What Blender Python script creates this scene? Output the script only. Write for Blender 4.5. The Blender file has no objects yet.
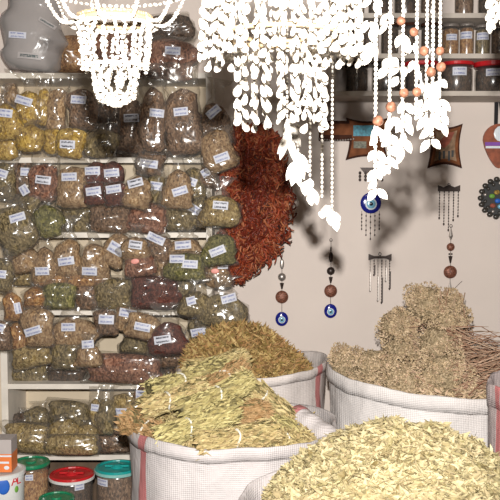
import bpy, math, random
from mathutils import Vector, Matrix, Euler, noise
random.seed(7)
R = math.radians
F = 850.0; PITCH = R(4.0); CZ = 1.55
scene = bpy.context.scene
col = scene.collection
rnd = random.random
def uni(a, b): return random.uniform(a, b)
def at(px, py, Y):
    """the world point that lies at distance Y in front of the camera on the line of sight through a pixel"""
    u = (px-250)/F; v = (250-py)/F
    y = math.cos(PITCH) + v*math.sin(PITCH); z = -math.sin(PITCH) + v*math.cos(PITCH)
    k = Y/y
    return Vector((u*k, Y, CZ + z*k))
def px2m(p, Y): return p*Y/F

# ------------------------------------------------------------------ helpers
def tag(o, label=None, cat=None, group=None, kind=None):
    if label: o['label'] = label
    if cat: o['category'] = cat
    if group: o['group'] = group
    if kind: o['kind'] = kind
    return o
def empty(name, loc, rot=(0, 0, 0)):
    o = bpy.data.objects.new(name, None); col.objects.link(o)
    o.location = loc; o.rotation_euler = rot; o.empty_display_size = .03
    return o
def smoothstep(a, b, x):
    t = max(0, min(1, (x-a)/(b-a))); return t*t*(3-2*t)
def interp(tab, t):
    for (a, va), (b, vb) in zip(tab, tab[1:]):
        if t <= b:
            k = (t-a)/(b-a) if b > a else 0
            k = k*k*(3-2*k)
            return va + (vb-va)*k
    return tab[-1][1]

class MB:
    def __init__(s): s.v = []; s.f = []; s.mi = []; s.uv = None; s.m = 0
    def add(s, vs, fs):
        b = len(s.v); s.v.extend(vs); s.f.extend([tuple(i+b for i in f) for f in fs]); s.mi.extend([s.m]*len(fs))
    def box(s, c, sz, rot=None):
        c = Vector(c); hx, hy, hz = sz[0]/2, sz[1]/2, sz[2]/2
        vs = [Vector((x*hx, y*hy, z*hz)) for x in (-1, 1) for y in (-1, 1) for z in (-1, 1)]
        if rot: vs = [rot @ v for v in vs]
        s.add([c+v for v in vs], [(0, 1, 3, 2), (4, 6, 7, 5), (0, 4, 5, 1), (2, 3, 7, 6), (0, 2, 6, 4), (1, 5, 7, 3)])
    def ell(s, c, r, rot=None, n=8, m=5):
        c = Vector(c); vs = [Vector((0, 0, r[2]))]
        for j in range(1, m):
            a = math.pi*j/m
            for i in range(n):
                b = 2*math.pi*i/n
                vs.append(Vector((r[0]*math.sin(a)*math.cos(b), r[1]*math.sin(a)*math.sin(b), r[2]*math.cos(a))))
        vs.append(Vector((0, 0, -r[2])))
        if rot: vs = [rot @ v for v in vs]
        fs = [(0, 1+i, 1+(i+1) % n) for i in range(n)]
        for j in range(m-2):
            o = 1+j*n
            for i in range(n): fs.append((o+i, o+n+i, o+n+(i+1) % n, o+(i+1) % n))
        o = 1+(m-2)*n; L = len(vs)-1
        fs += [(L, o+(i+1) % n, o+i) for i in range(n)]
        s.add([c+v for v in vs], fs)
    def tube(s, pts, r, n=6, close=False):
        pts = [Vector(p) for p in pts]; k = len(pts)
        rr = r if isinstance(r, (list, tuple)) else [r]*k
        vs = []; up = Vector((0.123, 0.9, 0.31)).normalized()
        for i, p in enumerate(pts):
            if close: d = pts[(i+1) % k]-pts[i-1]
            else: d = pts[min(i+1, k-1)]-pts[max(i-1, 0)]
            d = d.normalized() if d.length > 1e-9 else Vector((0, 0, 1))
            a = d.cross(up)
            if a.length < .05: a = d.cross(Vector((1, 0, 0)))
            a.normalize(); b = d.cross(a)
            for j in range(n):
                t = 2*math.pi*j/n
                vs.append(p + (a*math.cos(t)+b*math.sin(t))*rr[i])
        fs = []
        for i in range(k if close else k-1):
            o = i*n; q = ((i+1) % k)*n
            for j in range(n): fs.append((o+j, o+(j+1) % n, q+(j+1) % n, q+j))
        if not close: fs.append(tuple(range(n-1, -1, -1))); fs.append(tuple((k-1)*n+j for j in range(n)))
        s.add(vs, fs)
    def lathe(s, prof, n=32, c=(0, 0, 0), cap=True):
        c = Vector(c); vs = []; fs = []
        for r, z in prof:
            for i in range(n):
                a = 2*math.pi*i/n; vs.append(c+Vector((r*math.cos(a), r*math.sin(a), z)))
        for j in range(len(prof)-1):
            for i in range(n):
                fs.append((j*n+i, j*n+(i+1) % n, (j+1)*n+(i+1) % n, (j+1)*n+i))
        if cap:
            fs.append(tuple(range(n-1, -1, -1))); fs.append(tuple((len(prof)-1)*n+i for i in range(n)))
        s.add(vs, fs)
    def prism(s, outline, y0, y1):
        """outline in x,z extruded along y"""
        n = len(outline)
        vs = [Vector((x, y0, z)) for x, z in outline]+[Vector((x, y1, z)) for x, z in outline]
        fs = [tuple(range(n)), tuple(range(2*n-1, n-1, -1))]
        for i in range(n): fs.append((i, n+i, n+(i+1) % n, (i+1) % n))
        s.add(vs, fs)
    def leaf(s, p, d, nrm, L, W, curl=.3):
        """a small curled leaf of real thickness-free blade: six verts, two folds"""
        d = d.normalized(); sd = d.cross(nrm)
        if sd.length < 1e-4: sd = d.orthogonal()
        sd.normalize(); up = sd.cross(d)
        c = curl*L
        vs = [p-d*L*.5+up*c*.4, p-d*L*.12+sd*W*.5+up*c*.1, p-d*L*.12-sd*W*.5+up*c*.1, p+d*L*.2+sd*W*.38-up*0, p+d*L*.2-sd*W*.38, p+d*L*.5+up*c*.6, p+d*L*.03-up*W*.25]
        s.add(vs, [(0, 1, 6), (0, 6, 2), (1, 3, 6), (3, 5, 6), (5, 4, 6), (4, 2, 6)])
    def build(s, name, mat, parent=None, smooth=False, uv=None, loc=None):
        me = bpy.data.meshes.new(name); me.from_pydata([tuple(v) for v in s.v], [], s.f); me.update()
        mats = mat if isinstance(mat, (list, tuple)) else [mat]
        for m in mats: me.materials.append(m)
        if len(mats) > 1: me.polygons.foreach_set('material_index', s.mi)
        if smooth: me.polygons.foreach_set('use_smooth', [True]*len(me.polygons))
        if uv:
            l = me.uv_layers.new(name='UVMap')
            for lp in me.loops: l.data[lp.index].uv = uv[lp.vertex_index]
        o = bpy.data.objects.new(name, me); col.objects.link(o)
        if parent: o.parent = parent
        if loc is not None: o.location = loc
        return o
def text_mesh(name, body, size, mat, parent, loc, rot, depth=.0006):
    cu = bpy.data.curves.new(name, 'FONT'); cu.body = body; cu.size = size; cu.extrude = depth; cu.align_x = 'CENTER'; cu.align_y = 'CENTER'
    t = bpy.data.objects.new(name, cu); col.objects.link(t)
    me = bpy.data.meshes.new_from_object(t.evaluated_get(bpy.context.evaluated_depsgraph_get()))
    bpy.data.objects.remove(t)
    me.materials.clear(); me.materials.append(mat)
    o = bpy.data.objects.new(name, me); col.objects.link(o); o.parent = parent; o.location = loc; o.rotation_euler = rot
    return o

# ------------------------------------------------------------------ materials
MAT = {}
def new_mat(name):
    m = bpy.data.materials.new(name); m.use_nodes = True; MAT[name] = m
    nt = m.node_tree; return m, nt, nt.nodes['Principled BSDF']
def N(nt, t, **k):
    n = nt.nodes.new(t)
    for a, b in k.items(): setattr(n, a, b)
    return n
def simple(name, c, rough=.6, metal=0, var=.12, scale=20, bump=0, spec=.5, detail=4, coat=0):
    m, nt, b = new_mat(name)
    tc = N(nt, 'ShaderNodeTexCoord'); no = N(nt, 'ShaderNodeTexNoise'); no.inputs['Scale'].default_value = scale; no.inputs['Detail'].default_value = detail
    nt.links.new(tc.outputs['Object'], no.inputs['Vector'])
    rp = N(nt, 'ShaderNodeValToRGB'); e = rp.color_ramp.elements
    e[0].position = .3; e[1].position = .7
    e[0].color = [max(0, x*(1-var)) for x in c]+[1]; e[1].color = [min(1, x*(1+var)) for x in c]+[1]
    nt.links.new(no.outputs['Fac'], rp.inputs['Fac']); nt.links.new(rp.outputs['Color'], b.inputs['Base Color'])
    b.inputs['Roughness'].default_value = rough; b.inputs['Metallic'].default_value = metal; b.inputs['Specular IOR Level'].default_value = spec
    b.inputs['Coat Weight'].default_value = coat
    if bump:
        bp = N(nt, 'ShaderNodeBump'); bp.inputs['Strength'].default_value = bump; bp.inputs['Distance'].default_value = .004
        nt.links.new(no.outputs['Fac'], bp.inputs['Height']); nt.links.new(bp.outputs['Normal'], b.inputs['Normal'])
    return m
def granular(name, c1, c2, c3, scale=110, rough=.75, bump=.8, stretch=(1, 1, 1), coarse=18):
    """mixed crumbs: a random tone for every cell plus a broad tone change"""
    m, nt, b = new_mat(name)
    tc = N(nt, 'ShaderNodeTexCoord'); mp = N(nt, 'ShaderNodeMapping'); mp.inputs['Scale'].default_value = stretch
    vo = N(nt, 'ShaderNodeTexVoronoi'); vo.inputs['Scale'].default_value = scale
    no = N(nt, 'ShaderNodeTexNoise'); no.inputs['Scale'].default_value = coarse; no.inputs['Detail'].default_value = 5
    nt.links.new(tc.outputs['Object'], mp.inputs['Vector']); nt.links.new(mp.outputs[0], vo.inputs['Vector']); nt.links.new(mp.outputs[0], no.inputs['Vector'])
    sx = N(nt, 'ShaderNodeSeparateColor'); nt.links.new(vo.outputs['Color'], sx.inputs[0])
    ad = N(nt, 'ShaderNodeMath', operation='MULTIPLY_ADD'); ad.inputs[1].default_value = .55
    sc = N(nt, 'ShaderNodeMath', operation='MULTIPLY'); sc.inputs[1].default_value = .5
    nt.links.new(no.outputs['Fac'], sc.inputs[0]); nt.links.new(sx.outputs[0], ad.inputs[0]); nt.links.new(sc.outputs[0], ad.inputs[2])
    rp = N(nt, 'ShaderNodeValToRGB'); e = rp.color_ramp.elements
    e[0].position = .2; e[0].color = list(c1)+[1]; e[1].position = .85; e[1].color = list(c3)+[1]
    x = e.new(.5); x.color = list(c2)+[1]
    nt.links.new(ad.outputs[0], rp.inputs['Fac']); nt.links.new(rp.outputs['Color'], b.inputs['Base Color'])
    b.inputs['Roughness'].default_value = rough
    bp = N(nt, 'ShaderNodeBump'); bp.inputs['Strength'].default_value = bump; bp.inputs['Distance'].default_value = .006
    nt.links.new(vo.outputs['Distance'], bp.inputs['Height']); nt.links.new(bp.outputs['Normal'], b.inputs['Normal'])
    return m
def film_mat(name, haze=.05, gloss=.10, tint=(.96, .95, .93), scale=45, bump=1.0, ridged=False, edge=.12):
    m, nt, b = new_mat(name); nt.nodes.remove(b)
    out = nt.nodes['Material Output']
    tr = N(nt, 'ShaderNodeBsdfTransparent'); tr.inputs[0].default_value = list(tint)+[1]
    gl = N(nt, 'ShaderNodeBsdfGlossy'); gl.inputs['Roughness'].default_value = .2
    df = N(nt, 'ShaderNodeBsdfDiffuse'); df.inputs[0].default_value = (.75, .74, .72, 1)
    tc = N(nt, 'ShaderNodeTexCoord'); no = N(nt, 'ShaderNodeTexNoise'); no.noise_type = 'RIDGED_MULTIFRACTAL' if ridged else 'FBM'; no.inputs['Scale'].default_value = scale; no.inputs['Detail'].default_value = 2; no.inputs['Distortion'].default_value = .8
    nt.links.new(tc.outputs['Object'], no.inputs['Vector'])
    bp = N(nt, 'ShaderNodeBump'); bp.inputs['Strength'].default_value = bump; bp.inputs['Distance'].default_value = .012
    nt.links.new(no.outputs['Fac'], bp.inputs['Height']); nt.links.new(bp.outputs['Normal'], gl.inputs['Normal'])
    m1 = N(nt, 'ShaderNodeMixShader'); m1.inputs[0].default_value = haze
    m2 = N(nt, 'ShaderNodeMixShader')
    lw = N(nt, 'ShaderNodeLayerWeight'); lw.inputs['Blend'].default_value = .25
    ma = N(nt, 'ShaderNodeMath', operation='MULTIPLY_ADD'); ma.inputs[1].default_value = edge; ma.inputs[2].default_value = gloss
    nt.links.new(lw.outputs['Facing'], ma.inputs[0]); nt.links.new(ma.outputs[0], m2.inputs[0])
    nt.links.new(tr.outputs[0], m1.inputs[1]); nt.links.new(df.outputs[0], m1.inputs[2])
    nt.links.new(m1.outputs[0], m2.inputs[1]); nt.links.new(gl.outputs[0], m2.inputs[2])
    nt.links.new(m2.outputs[0], out.inputs['Surface'])
    return m
def label_mat(name, ink=(.22, .24, .4), paper=(.55, .56, .62), rows=2):
    """paper label with rows of small printed marks, laid out in the label's own UVs"""
    m, nt, b = new_mat(name)
    tc = N(nt, 'ShaderNodeTexCoord'); sp = N(nt, 'ShaderNodeSeparateXYZ'); nt.links.new(tc.outputs['UV'], sp.inputs[0])
    def M(op, a, bb=None, c=None):
        n = N(nt, 'ShaderNodeMath', operation=op)
        for i, v in enumerate((a, bb, c)):
            if v is None: continue
            if isinstance(v, (int, float)): n.inputs[i].default_value = v
            else: nt.links.new(v, n.inputs[i])
        return n.outputs[0]
    u, v = sp.outputs[0], sp.outputs[1]
    fr = M('FRACT', M('MULTIPLY', v, rows)); band = M('MULTIPLY', M('GREATER_THAN', fr, .3), M('LESS_THAN', fr, .72))
    oi = N(nt, 'ShaderNodeObjectInfo')
    cb = N(nt, 'ShaderNodeCombineXYZ')
    nt.links.new(M('MULTIPLY', u, 22), cb.inputs[0]); nt.links.new(M('MULTIPLY', v, 5), cb.inputs[1]); nt.links.new(M('MULTIPLY', oi.outputs['Random'], 50), cb.inputs[2])
    no = N(nt, 'ShaderNodeTexNoise'); no.inputs['Scale'].default_value = 1; no.inputs['Detail'].default_value = 1; nt.links.new(cb.outputs[0], no.inputs['Vector'])
    edge = M('MULTIPLY', M('GREATER_THAN', u, .1), M('LESS_THAN', u, .88))
    ink_f = M('MULTIPLY', M('MULTIPLY', band, edge), M('GREATER_THAN', no.outputs['Fac'], .44))
    mx = N(nt, 'ShaderNodeMix', data_type='RGBA'); mx.inputs[6].default_value = list(paper)+[1]; mx.inputs[7].default_value = list(ink)+[1]
    nt.links.new(ink_f, mx.inputs[0]); nt.links.new(mx.outputs[2], b.inputs['Base Color']); b.inputs['Roughness'].default_value = .5
    return m
def sack_mat(name, stripes, base=(.6, .55, .54), pink=(.48, .13, .13)):
    m, nt, b = new_mat(name)
    tc = N(nt, 'ShaderNodeTexCoord'); sp = N(nt, 'ShaderNodeSeparateXYZ'); nt.links.new(tc.outputs['UV'], sp.inputs[0])
    def M(op, a, bb=None):
        n = N(nt, 'ShaderNodeMath', operation=op)
        for i, v in enumerate((a, bb)):
            if v is None: continue
            if isinstance(v, (int, float)): n.inputs[i].default_value = v
            else: nt.links.new(v, n.inputs[i])
        return n.outputs[0]
    f = None
    no = N(nt, 'ShaderNodeTexNoise'); no.inputs['Scale'].default_value = 7; no.inputs['Detail'].default_value = 6
    nt.links.new(tc.outputs['Object'], no.inputs['Vector'])
    wob = M('MULTIPLY', M('SUBTRACT', no.outputs['Fac'], .5), .012)
    for (c, w) in stripes:
        g = M('LESS_THAN', M('ABSOLUTE', M('SUBTRACT', M('ADD', sp.outputs[0], wob), c)), w)
        f = g if f is None else M('MAXIMUM', f, g)
    wv = N(nt, 'ShaderNodeTexWave'); wv.bands_direction = 'X'; wv.inputs['Scale'].default_value = 60; wv.inputs['Distortion'].default_value = .6
    w2 = N(nt, 'ShaderNodeTexWave'); w2.bands_direction = 'Z'; w2.inputs['Scale'].default_value = 60; w2.inputs['Distortion'].default_value = .6
    nt.links.new(tc.outputs['Object'], wv.inputs['Vector']); nt.links.new(tc.outputs['Object'], w2.inputs['Vector'])
    wsum = M('ADD', wv.outputs['Fac'], w2.outputs['Fac'])
    rp = N(nt, 'ShaderNodeValToRGB'); e = rp.color_ramp.elements; e[0].position = .3; e[1].position = .7
    e[0].color = [x*.86 for x in base]+[1]; e[1].color = [min(1, x*1.08) for x in base]+[1]
    nt.links.new(no.outputs['Fac'], rp.inputs['Fac'])
    mx = N(nt, 'ShaderNodeMix', data_type='RGBA'); mx.inputs[7].default_value = list(pink)+[1]
    nt.links.new(rp.outputs['Color'], mx.inputs[6])
    if f is not None: nt.links.new(M('MULTIPLY', f, .85), mx.inputs[0])
    else: mx.inputs[0].default_value = 0
    nt.links.new(mx.outputs[2], b.inputs['Base Color']); b.inputs['Roughness'].default_value = .55
    bp = N(nt, 'ShaderNodeBump'); bp.inputs['Strength'].default_value = .35; bp.inputs['Distance'].default_value = .002
    nt.links.new(wsum, bp.inputs['Height'])
    b2 = N(nt, 'ShaderNodeBump'); b2.inputs['Strength'].default_value = .5; b2.inputs['Distance'].default_value = .03
    nt.links.new(no.outputs['Fac'], b2.inputs['Height']); nt.links.new(bp.outputs['Normal'], b2.inputs['Normal']); nt.links.new(b2.outputs['Normal'], b.inputs['Normal'])
    return m
def leafy(name, cols, rough=.6):
    """a random tone for every separate leaf of a mesh"""
    m, nt, b = new_mat(name)
    g = N(nt, 'ShaderNodeNewGeometry'); rp = N(nt, 'ShaderNodeValToRGB'); e = rp.color_ramp.elements
    e[0].position = 0; e[0].color = list(cols[0])+[1]; e[1].position = 1; e[1].color = list(cols[-1])+[1]
    for i, c in enumerate(cols[1:-1]):
        x = e.new((i+1)/(len(cols)-1)); x.color = list(c)+[1]
    nt.links.new(g.outputs['Random Per Island'], rp.inputs['Fac']); nt.links.new(rp.outputs['Color'], b.inputs['Base Color'])
    b.inputs['Roughness'].default_value = rough; b.inputs['Specular IOR Level'].default_value = .25
    return m

simple('wall_paint', (.70, .61, .55), .85, var=.04, scale=3, bump=.05)
simple('floor_tile', (.25, .2, .16), .6, var=.2, scale=6)
simple('ceiling_paint', (.7, .66, .6), .9, var=.03, scale=3)
simple('shelf_paint', (.74, .68, .60), .5, var=.1, scale=14, bump=.05)
simple('panel_cream', (.66, .55, .40), .7, var=.08, scale=8)
simple('shelf_grey', (.5, .44, .38), .6, var=.1, scale=12)
film_mat('film', haze=.04, gloss=.07, scale=20, bump=1.0, ridged=True, edge=.3); film_mat('film_milky', haze=.3, gloss=.05, tint=(.85, .82, .82), scale=14)
film_mat('jar_plastic', haze=.06, gloss=.08, scale=5, bump=.1)
label_mat('label_paper'); label_mat('label_bold', ink=(.03, .03, .05)); label_mat('sack_print', ink=(.05, .07, .07), paper=(.36, .33, .32), rows=1)
CONT = {
 'yellow': ((.25, .13, .015), (.46, .28, .035), (.6, .42, .1)), 'tan': ((.17, .09, .035), (.34, .2, .09), (.48, .33, .18)),
 'olive': ((.07, .05, .018), (.18, .13, .05), (.33, .25, .12)), 'brown': ((.06, .03, .015), (.17, .09, .045), (.32, .2, .12)),
 'dark red': ((.03, .006, .004), (.10, .02, .012), (.2, .06, .035)), 'green': ((.05, .05, .01), (.15, .14, .035), (.32, .28, .1)),
 'orange': ((.18, .07, .02), (.36, .16, .045), (.5, .3, .12)), 'dark brown': ((.02, .01, .006), (.065, .035, .018), (.14, .08, .045)),
 'reddish brown': ((.08, .02, .01), (.22, .085, .045), (.4, .2, .12)), 'golden': ((.12, .08, .02), (.3, .2, .06), (.48, .36, .16))}
for k, v in CONT.items():
    v = [tuple(x*f for x in c) for c, f in zip(v, (.75, .95, 1.1))]
    v = [tuple(x*.93+.07*(sum(c)/3) for x in c) for c in v]
    granular('c_'+k, *v, scale={'dark red': 260}.get(k, 190), stretch=(1, 1, .6), bump=.55)
for k, c in {'red_plastic': (.5, .015, .02), 'green_plastic': (.01, .2, .09), 'teal_plastic': (.01, .3, .28), 'white_plastic': (.7, .7, .68)}.items():
    simple(k, c, .3, var=.05, coat=.3)
simple('teal_pale', (.25, .5, .46), .3); simple('pink_sticker', (.75, .3, .25), .5); simple('orange_card', (.75, .2, .05), .5, var=.05); simple('grey_card', (.45, .4, .38), .6, var=.05)
leafy('herb_green', [(.22, .18, .07), (.43, .37, .16), (.54, .47, .22), (.34, .28, .11), (.46, .38, .17), (.17, .13, .05)])
simple('ink_red', (.6, .02, .03), .5); simple('ink_blue', (.02, .12, .5), .5); simple('ink_green', (.15, .35, .05), .5); simple('ink_dark', (.03, .03, .03), .6)
simple('shell_white', (.62, .57, .5), .35, var=.06, scale=60, coat=.2)
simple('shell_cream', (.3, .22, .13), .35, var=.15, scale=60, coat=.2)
simple('shell_copper', (.14, .06, .035), .5, var=.6, scale=150, spec=.2)
simple('dark_metal', (.045, .03, .025), .4, metal=.4, var=.3); simple('silver_metal', (.4, .36, .33), .35, metal=.7, var=.2)
simple('copper_bead', (.2, .075, .045), .45, metal=.3, var=.6, scale=160, bump=.6)
simple('eye_blue', (.01, .015, .2), .12, var=.05, coat=.6); simple('eye_pale', (.2, .45, .6), .2, var=.05); simple('eye_white', (.7, .75, .8), .3, var=.03); simple('eye_black', (.01, .01, .02), .2)
simple('plaque_wood', (.17, .06, .025), .7, var=.35, scale=30, spec=.1); simple('plaque_edge', (.05, .018, .01), .7, var=.3, scale=30, spec=.1)
simple('picture_pink', (.3, .09, .06), .7, spec=.1, var=.5, scale=35); simple('picture_tan', (.25, .16, .1), .7, spec=.1, var=.4, scale=60)
simple('terracotta', (.27, .07, .03), .5, var=.3, scale=50); simple('purple', (.2, .06, .35), .5); simple('black_ribbon', (.01, .008, .01), .8)
simple('teal_mark', (.03, .22, .3), .5, var=.5, scale=120); simple('grey_mark', (.15, .15, .11), .6, var=.5, scale=120)
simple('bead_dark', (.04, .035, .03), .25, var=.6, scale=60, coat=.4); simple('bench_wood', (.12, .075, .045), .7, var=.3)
simple('cord', (.6, .55, .45), .8); simple('tie_white', (.7, .68, .6), .5)
leafy('chilli', [(.06, .01, .006), (.2, .03, .012), (.36, .07, .03), (.12, .018, .01), (.45, .16, .07), (.25, .04, .015)], .35)
leafy('herb_pale', [(.26, .19, .08), (.44, .35, .16), (.54, .45, .23), (.36, .28, .12), (.48, .36, .18), (.2, .14, .06)])
leafy('herb_tan', [(.28, .15, .06), (.42, .27, .13), (.34, .21, .1), (.22, .15, .06)])
leafy('herb_brown', [(.13, .07, .025), (.36, .22, .08), (.5, .36, .15), (.24, .17, .05), (.42, .23, .1), (.12, .09, .03)])
leafy('leaf_cream', [(.24, .2, .09), (.44, .37, .2), (.52, .45, .27), (.34, .28, .14), (.48, .39, .23), (.2, .15, .06)])
leafy('floret', [(.3, .22, .13), (.5, .38, .24), (.42, .31, .18), (.58, .45, .3), (.46, .31, .21)])
leafy('stem_red', [(.18, .08, .05), (.34, .2, .13), (.48, .34, .24), (.28, .18, .11)])
granular('herb_core', (.07, .055, .02), (.16, .13, .05), (.25, .21, .09), scale=90)
granular('brown_core', (.05, .03, .012), (.12, .08, .03), (.2, .14, .05), scale=90)
granular('floret_core', (.14, .1, .055), (.28, .21, .12), (.42, .32, .2), scale=160)
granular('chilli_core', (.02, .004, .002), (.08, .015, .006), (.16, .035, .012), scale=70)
sack_mat('sack_a', [(.603, .012)], base=(.50, .46, .45)); sack_mat('sack_b', [(.5, .004)]); sack_mat('sack_c', [(.925, .012)], base=(.60, .54, .51)); sack_mat('sack_d', [(.836, .014)], base=(.62, .58, .56)); sack_mat('sack_e', [(.54, .012)], base=(.42, .35, .34))
sack_mat('sack_roll', [(.13, .09)])

# ------------------------------------------------------------------ setting
def struct(name, c, sz, mat):
    m = MB(); m.box((0, 0, 0), sz); o = m.build(name, MAT[mat], loc=c); o['kind'] = 'structure'; return o
WY = 3.52
struct('wall_back', (0, WY+.05, 1.35), (5.0, .1, 2.9), 'wall_paint')
struct('wall_left', (-2.55, 1.5, 1.35), (.1, 4.1, 2.9), 'wall_paint')
struct('wall_right', (2.55, 1.5, 1.35), (.1, 4.1, 2.9), 'wall_paint')
struct('floor', (0, 1.5, -.05), (5.0, 4.1, .1), 'floor_tile')
struct('ceiling', (0, 1.5, 2.85), (5.0, 4.1, .1), 'ceiling_paint')

# ------------------------------------------------------------------ left shelf unit
SF = 3.25                                # the shelves' front edge
shelf_y = [73, 157.5, 232.5, 310, 384, 455]
shelf_z = [at(100, y, SF).z for y in shelf_y]
XL = at(6, 400, SF).x; XR = at(206, 200, SF).x
su = empty('shelf_unit', (XL, SF+.13, 0))
tag(su, 'white painted open shelf unit packed with bags of spices against the wall', 'shelves')
def shelf_board(z, x0, x1, name='shelf_board'):
    m = MB(); t = .02
    m.box(((x0+x1)/2-XL, 0, z-t/2), (x1-x0, .26, t)); m.build(name, MAT['shelf_paint'], su)
for i, z in enumerate(shelf_z):
    shelf_board(z, (at(-60, 0, SF).x if i < 4 else XL), XR)
m = MB(); m.box((-.004, 0, shelf_z[3]/2-.01), (.026, .266, shelf_z[3]-.022)); m.build('side_post', MAT['shelf_paint'], su)
m = MB(); m.box((XR-XL+.012, 0, shelf_z[0]/2), (.022, .26, shelf_z[0])); m.build('side_post', MAT['shelf_paint'], su)
m = MB(); m.box((at(-60, 0, SF).x-XL-.012, 0, shelf_z[0]/2), (.022, .26, shelf_z[0])); m.build('side_post', MAT['shelf_paint'], su)
m = MB(); x0 = at(-60, 0, SF).x-XL; zb = shelf_z[5]; m.box(((x0+XR-XL)/2, .135, (shelf_z[0]+zb)/2), (XR-XL-x0, .008, shelf_z[0]-zb)); m.build('back_panel', MAT['panel_cream'], su)
m = MB(); m.box(((x0+XR-XL)/2, .135, zb/2), (XR-XL-x0, .008, zb-.02)); m.build('lower_shade_panel', MAT['bench_wood'], su)  # dark board added to stand for the shade beneath the bottom shelf

# ------------------------------------------------------------------ bags
W_POUCH = [(0, .9), (.06, 1), (.25, .97), (.45, .8), (.66, .46), (.77, .27), (.88, .38), (1, .7)]
D_POUCH = [(0, .12), (.12, .8), (.3, 1), (.5, .8), (.7, .35), (.8, .2), (1, .06)]
W_PIL = [(0, .92), (.06, .98), (.5, 1), (.94, .98), (1, .94)]
D_PIL = [(0, .04), (.18, .7), (.5, 1), (.82, .7), (1, .04)]
W_TALL = [(0, .86), (.05, .98), (.35, 1), (.7, .93), (.85, .84), (1, .8)]
D_TALL = [(0, .1), (.1, .8), (.4, 1), (.7, .6), (.85, .2), (1, .05)]
W_RND = [(0, .55), (.1, .85), (.35, 1), (.6, .9), (.8, .5), (.9, .3), (1, .55)]
D_RND = [(0, .2), (.12, .75), (.4, 1), (.65, .85), (.85, .3), (1, .06)]
KIND = {'p': (W_POUCH, D_POUCH, .64), 'l': (W_PIL, D_PIL, .95), 't': (W_TALL, D_TALL, .72), 'r': (W_RND, D_RND, .82)}
def bag_part(name, kind, W, H, D, mat, parent, seed, contents=False, amp=.10):
    sg = float(BAGN); wt, dt, fill = KIND[kind]; n = 22 if contents else 24; rows = 12 if contents else 16
    vs = []; fs = []
    top = fill if contents else 1.0; k = .93 if contents else 1.0
    for j in range(rows+1):
        t = (j/rows)*top; hw = interp(wt, t)*W/2*k; hd = interp(dt, t)*D/2*k
        z = t*H; sx = W*.13*noise.noise(Vector((z*14, sg*2.3, 1))); hw *= 1+.22*noise.noise(Vector((z*17, sg*1.9, 7)))
        if contents:
            z = .03*H + t*H*.97
            e = (j/rows); 
            if e > .8: q = math.sqrt(max(0, 1-((e-.8)/.2)**2)); hw *= .25+.75*q; hd *= .25+.75*q
            if e < .1: q = math.sin(min(1, .5+e*5)*math.pi/2); hw *= q; hd *= .5+.5*q
        for i in range(n):
            a = 2*math.pi*i/n; ca, sa = math.cos(a), math.sin(a)
            x = hw*math.copysign(abs(ca)**.85, ca); y = hd*math.copysign(abs(sa)**.95, sa)
            p = Vector((x, y, z)); q = p*(34 if contents else 26)+Vector((seed*3.1, seed*1.7, seed))
            dn = noise.noise(q)*amp*D + noise.noise(q*2.3)*amp*.6*D
            d = Vector((x, y*1.5, 0)); d = d.normalized() if d.length > 1e-6 else d
            vs.append(p+d*dn+Vector((sx, 0, 0))+Vector((0, 0, noise.noise(q*.7+Vector((9, 9, 9)))*H*.03)))
    for j in range(rows):
        for i in range(n): fs.append((j*n+i, j*n+(i+1) % n, (j+1)*n+(i+1) % n, (j+1)*n+i))
    fs.append(tuple(range(n-1, -1, -1)))
    fs.append(tuple(rows*n+i for i in range(n)))
    m = MB(); m.add(vs, fs); return m.build(name, mat, parent, smooth=True)
def label_part(parent, kind, W, H, D, lx, lz, lw, lh, rot, mat='label_paper', name='label'):
    wt, dt, _ = KIND[kind]; nx, nz = 5, 3; vs = []; uv = []; fs = []
    for j in range(nz+1):
        for i in range(nx+1):
            u, v = i/nx, j/nz; a = (u-.5)*lw; b = (v-.5)*lh
            x = lx + a*math.cos(rot)+b*math.sin(rot); z = lz - a*math.sin(rot)+b*math.cos(rot)
            t = max(0, min(1, z/H)); hw = interp(wt, t)*W/2; hd = interp(dt, t)*D/2
            y = -hd*math.sqrt(max(.12, 1-min(1, abs(x)/max(hw, 1e-4))**2))
            vs.append(Vector((x, y, z))); uv.append((u, v))
    ym = min(v.y for v in vs)
    vs = [Vector((v.x, v.y*.5+ym*.5-D*.10-.003, v.z)) for v in vs]
    for j in range(nz):
        for i in range(nx):
            k = j*(nx+1)+i; fs.append((k, k+1, k+nx+2, k+nx+1))
    b = len(vs); vs2 = [v+Vector((0, .0006, 0)) for v in vs]; fs2 = [tuple(reversed([i+b for i in f])) for f in fs]
    m = MB(); m.add(vs+vs2, fs+fs2); return m.build(name, MAT[mat], parent, smooth=False, uv=uv+uv)
LAYER = {'b': 3.405, 'm': 3.325, 'f': 3.235, 'o': 3.165}
NAMES = {'yellow': 'yellow spice chunks', 'tan': 'tan spice', 'olive': 'olive dried herbs', 'brown': 'brown dried spice', 'dark red': 'dark red spice', 'green': 'green dried herbs',
         'orange': 'orange-brown spice', 'dark brown': 'dark brown spice', 'reddish brown': 'reddish-brown spice', 'golden': 'golden-olive herbs'}
SH = ['very top', 'first', 'second', 'third', 'fourth', 'bottom']
bags = []
BAGN = 0
def B(row, x0, y0, x1, y1, tilt, lay, kind, c, labels=(), note=None, mat='film', lw=15, lh=8, pink=None):
    bags.append(dict(row=row, box=(x0, y0, x1, y1), tilt=tilt, lay=lay, kind=kind, c=c, labels=labels, note=note, mat=mat, lw=lw, lh=lh, pink=pink))
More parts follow.
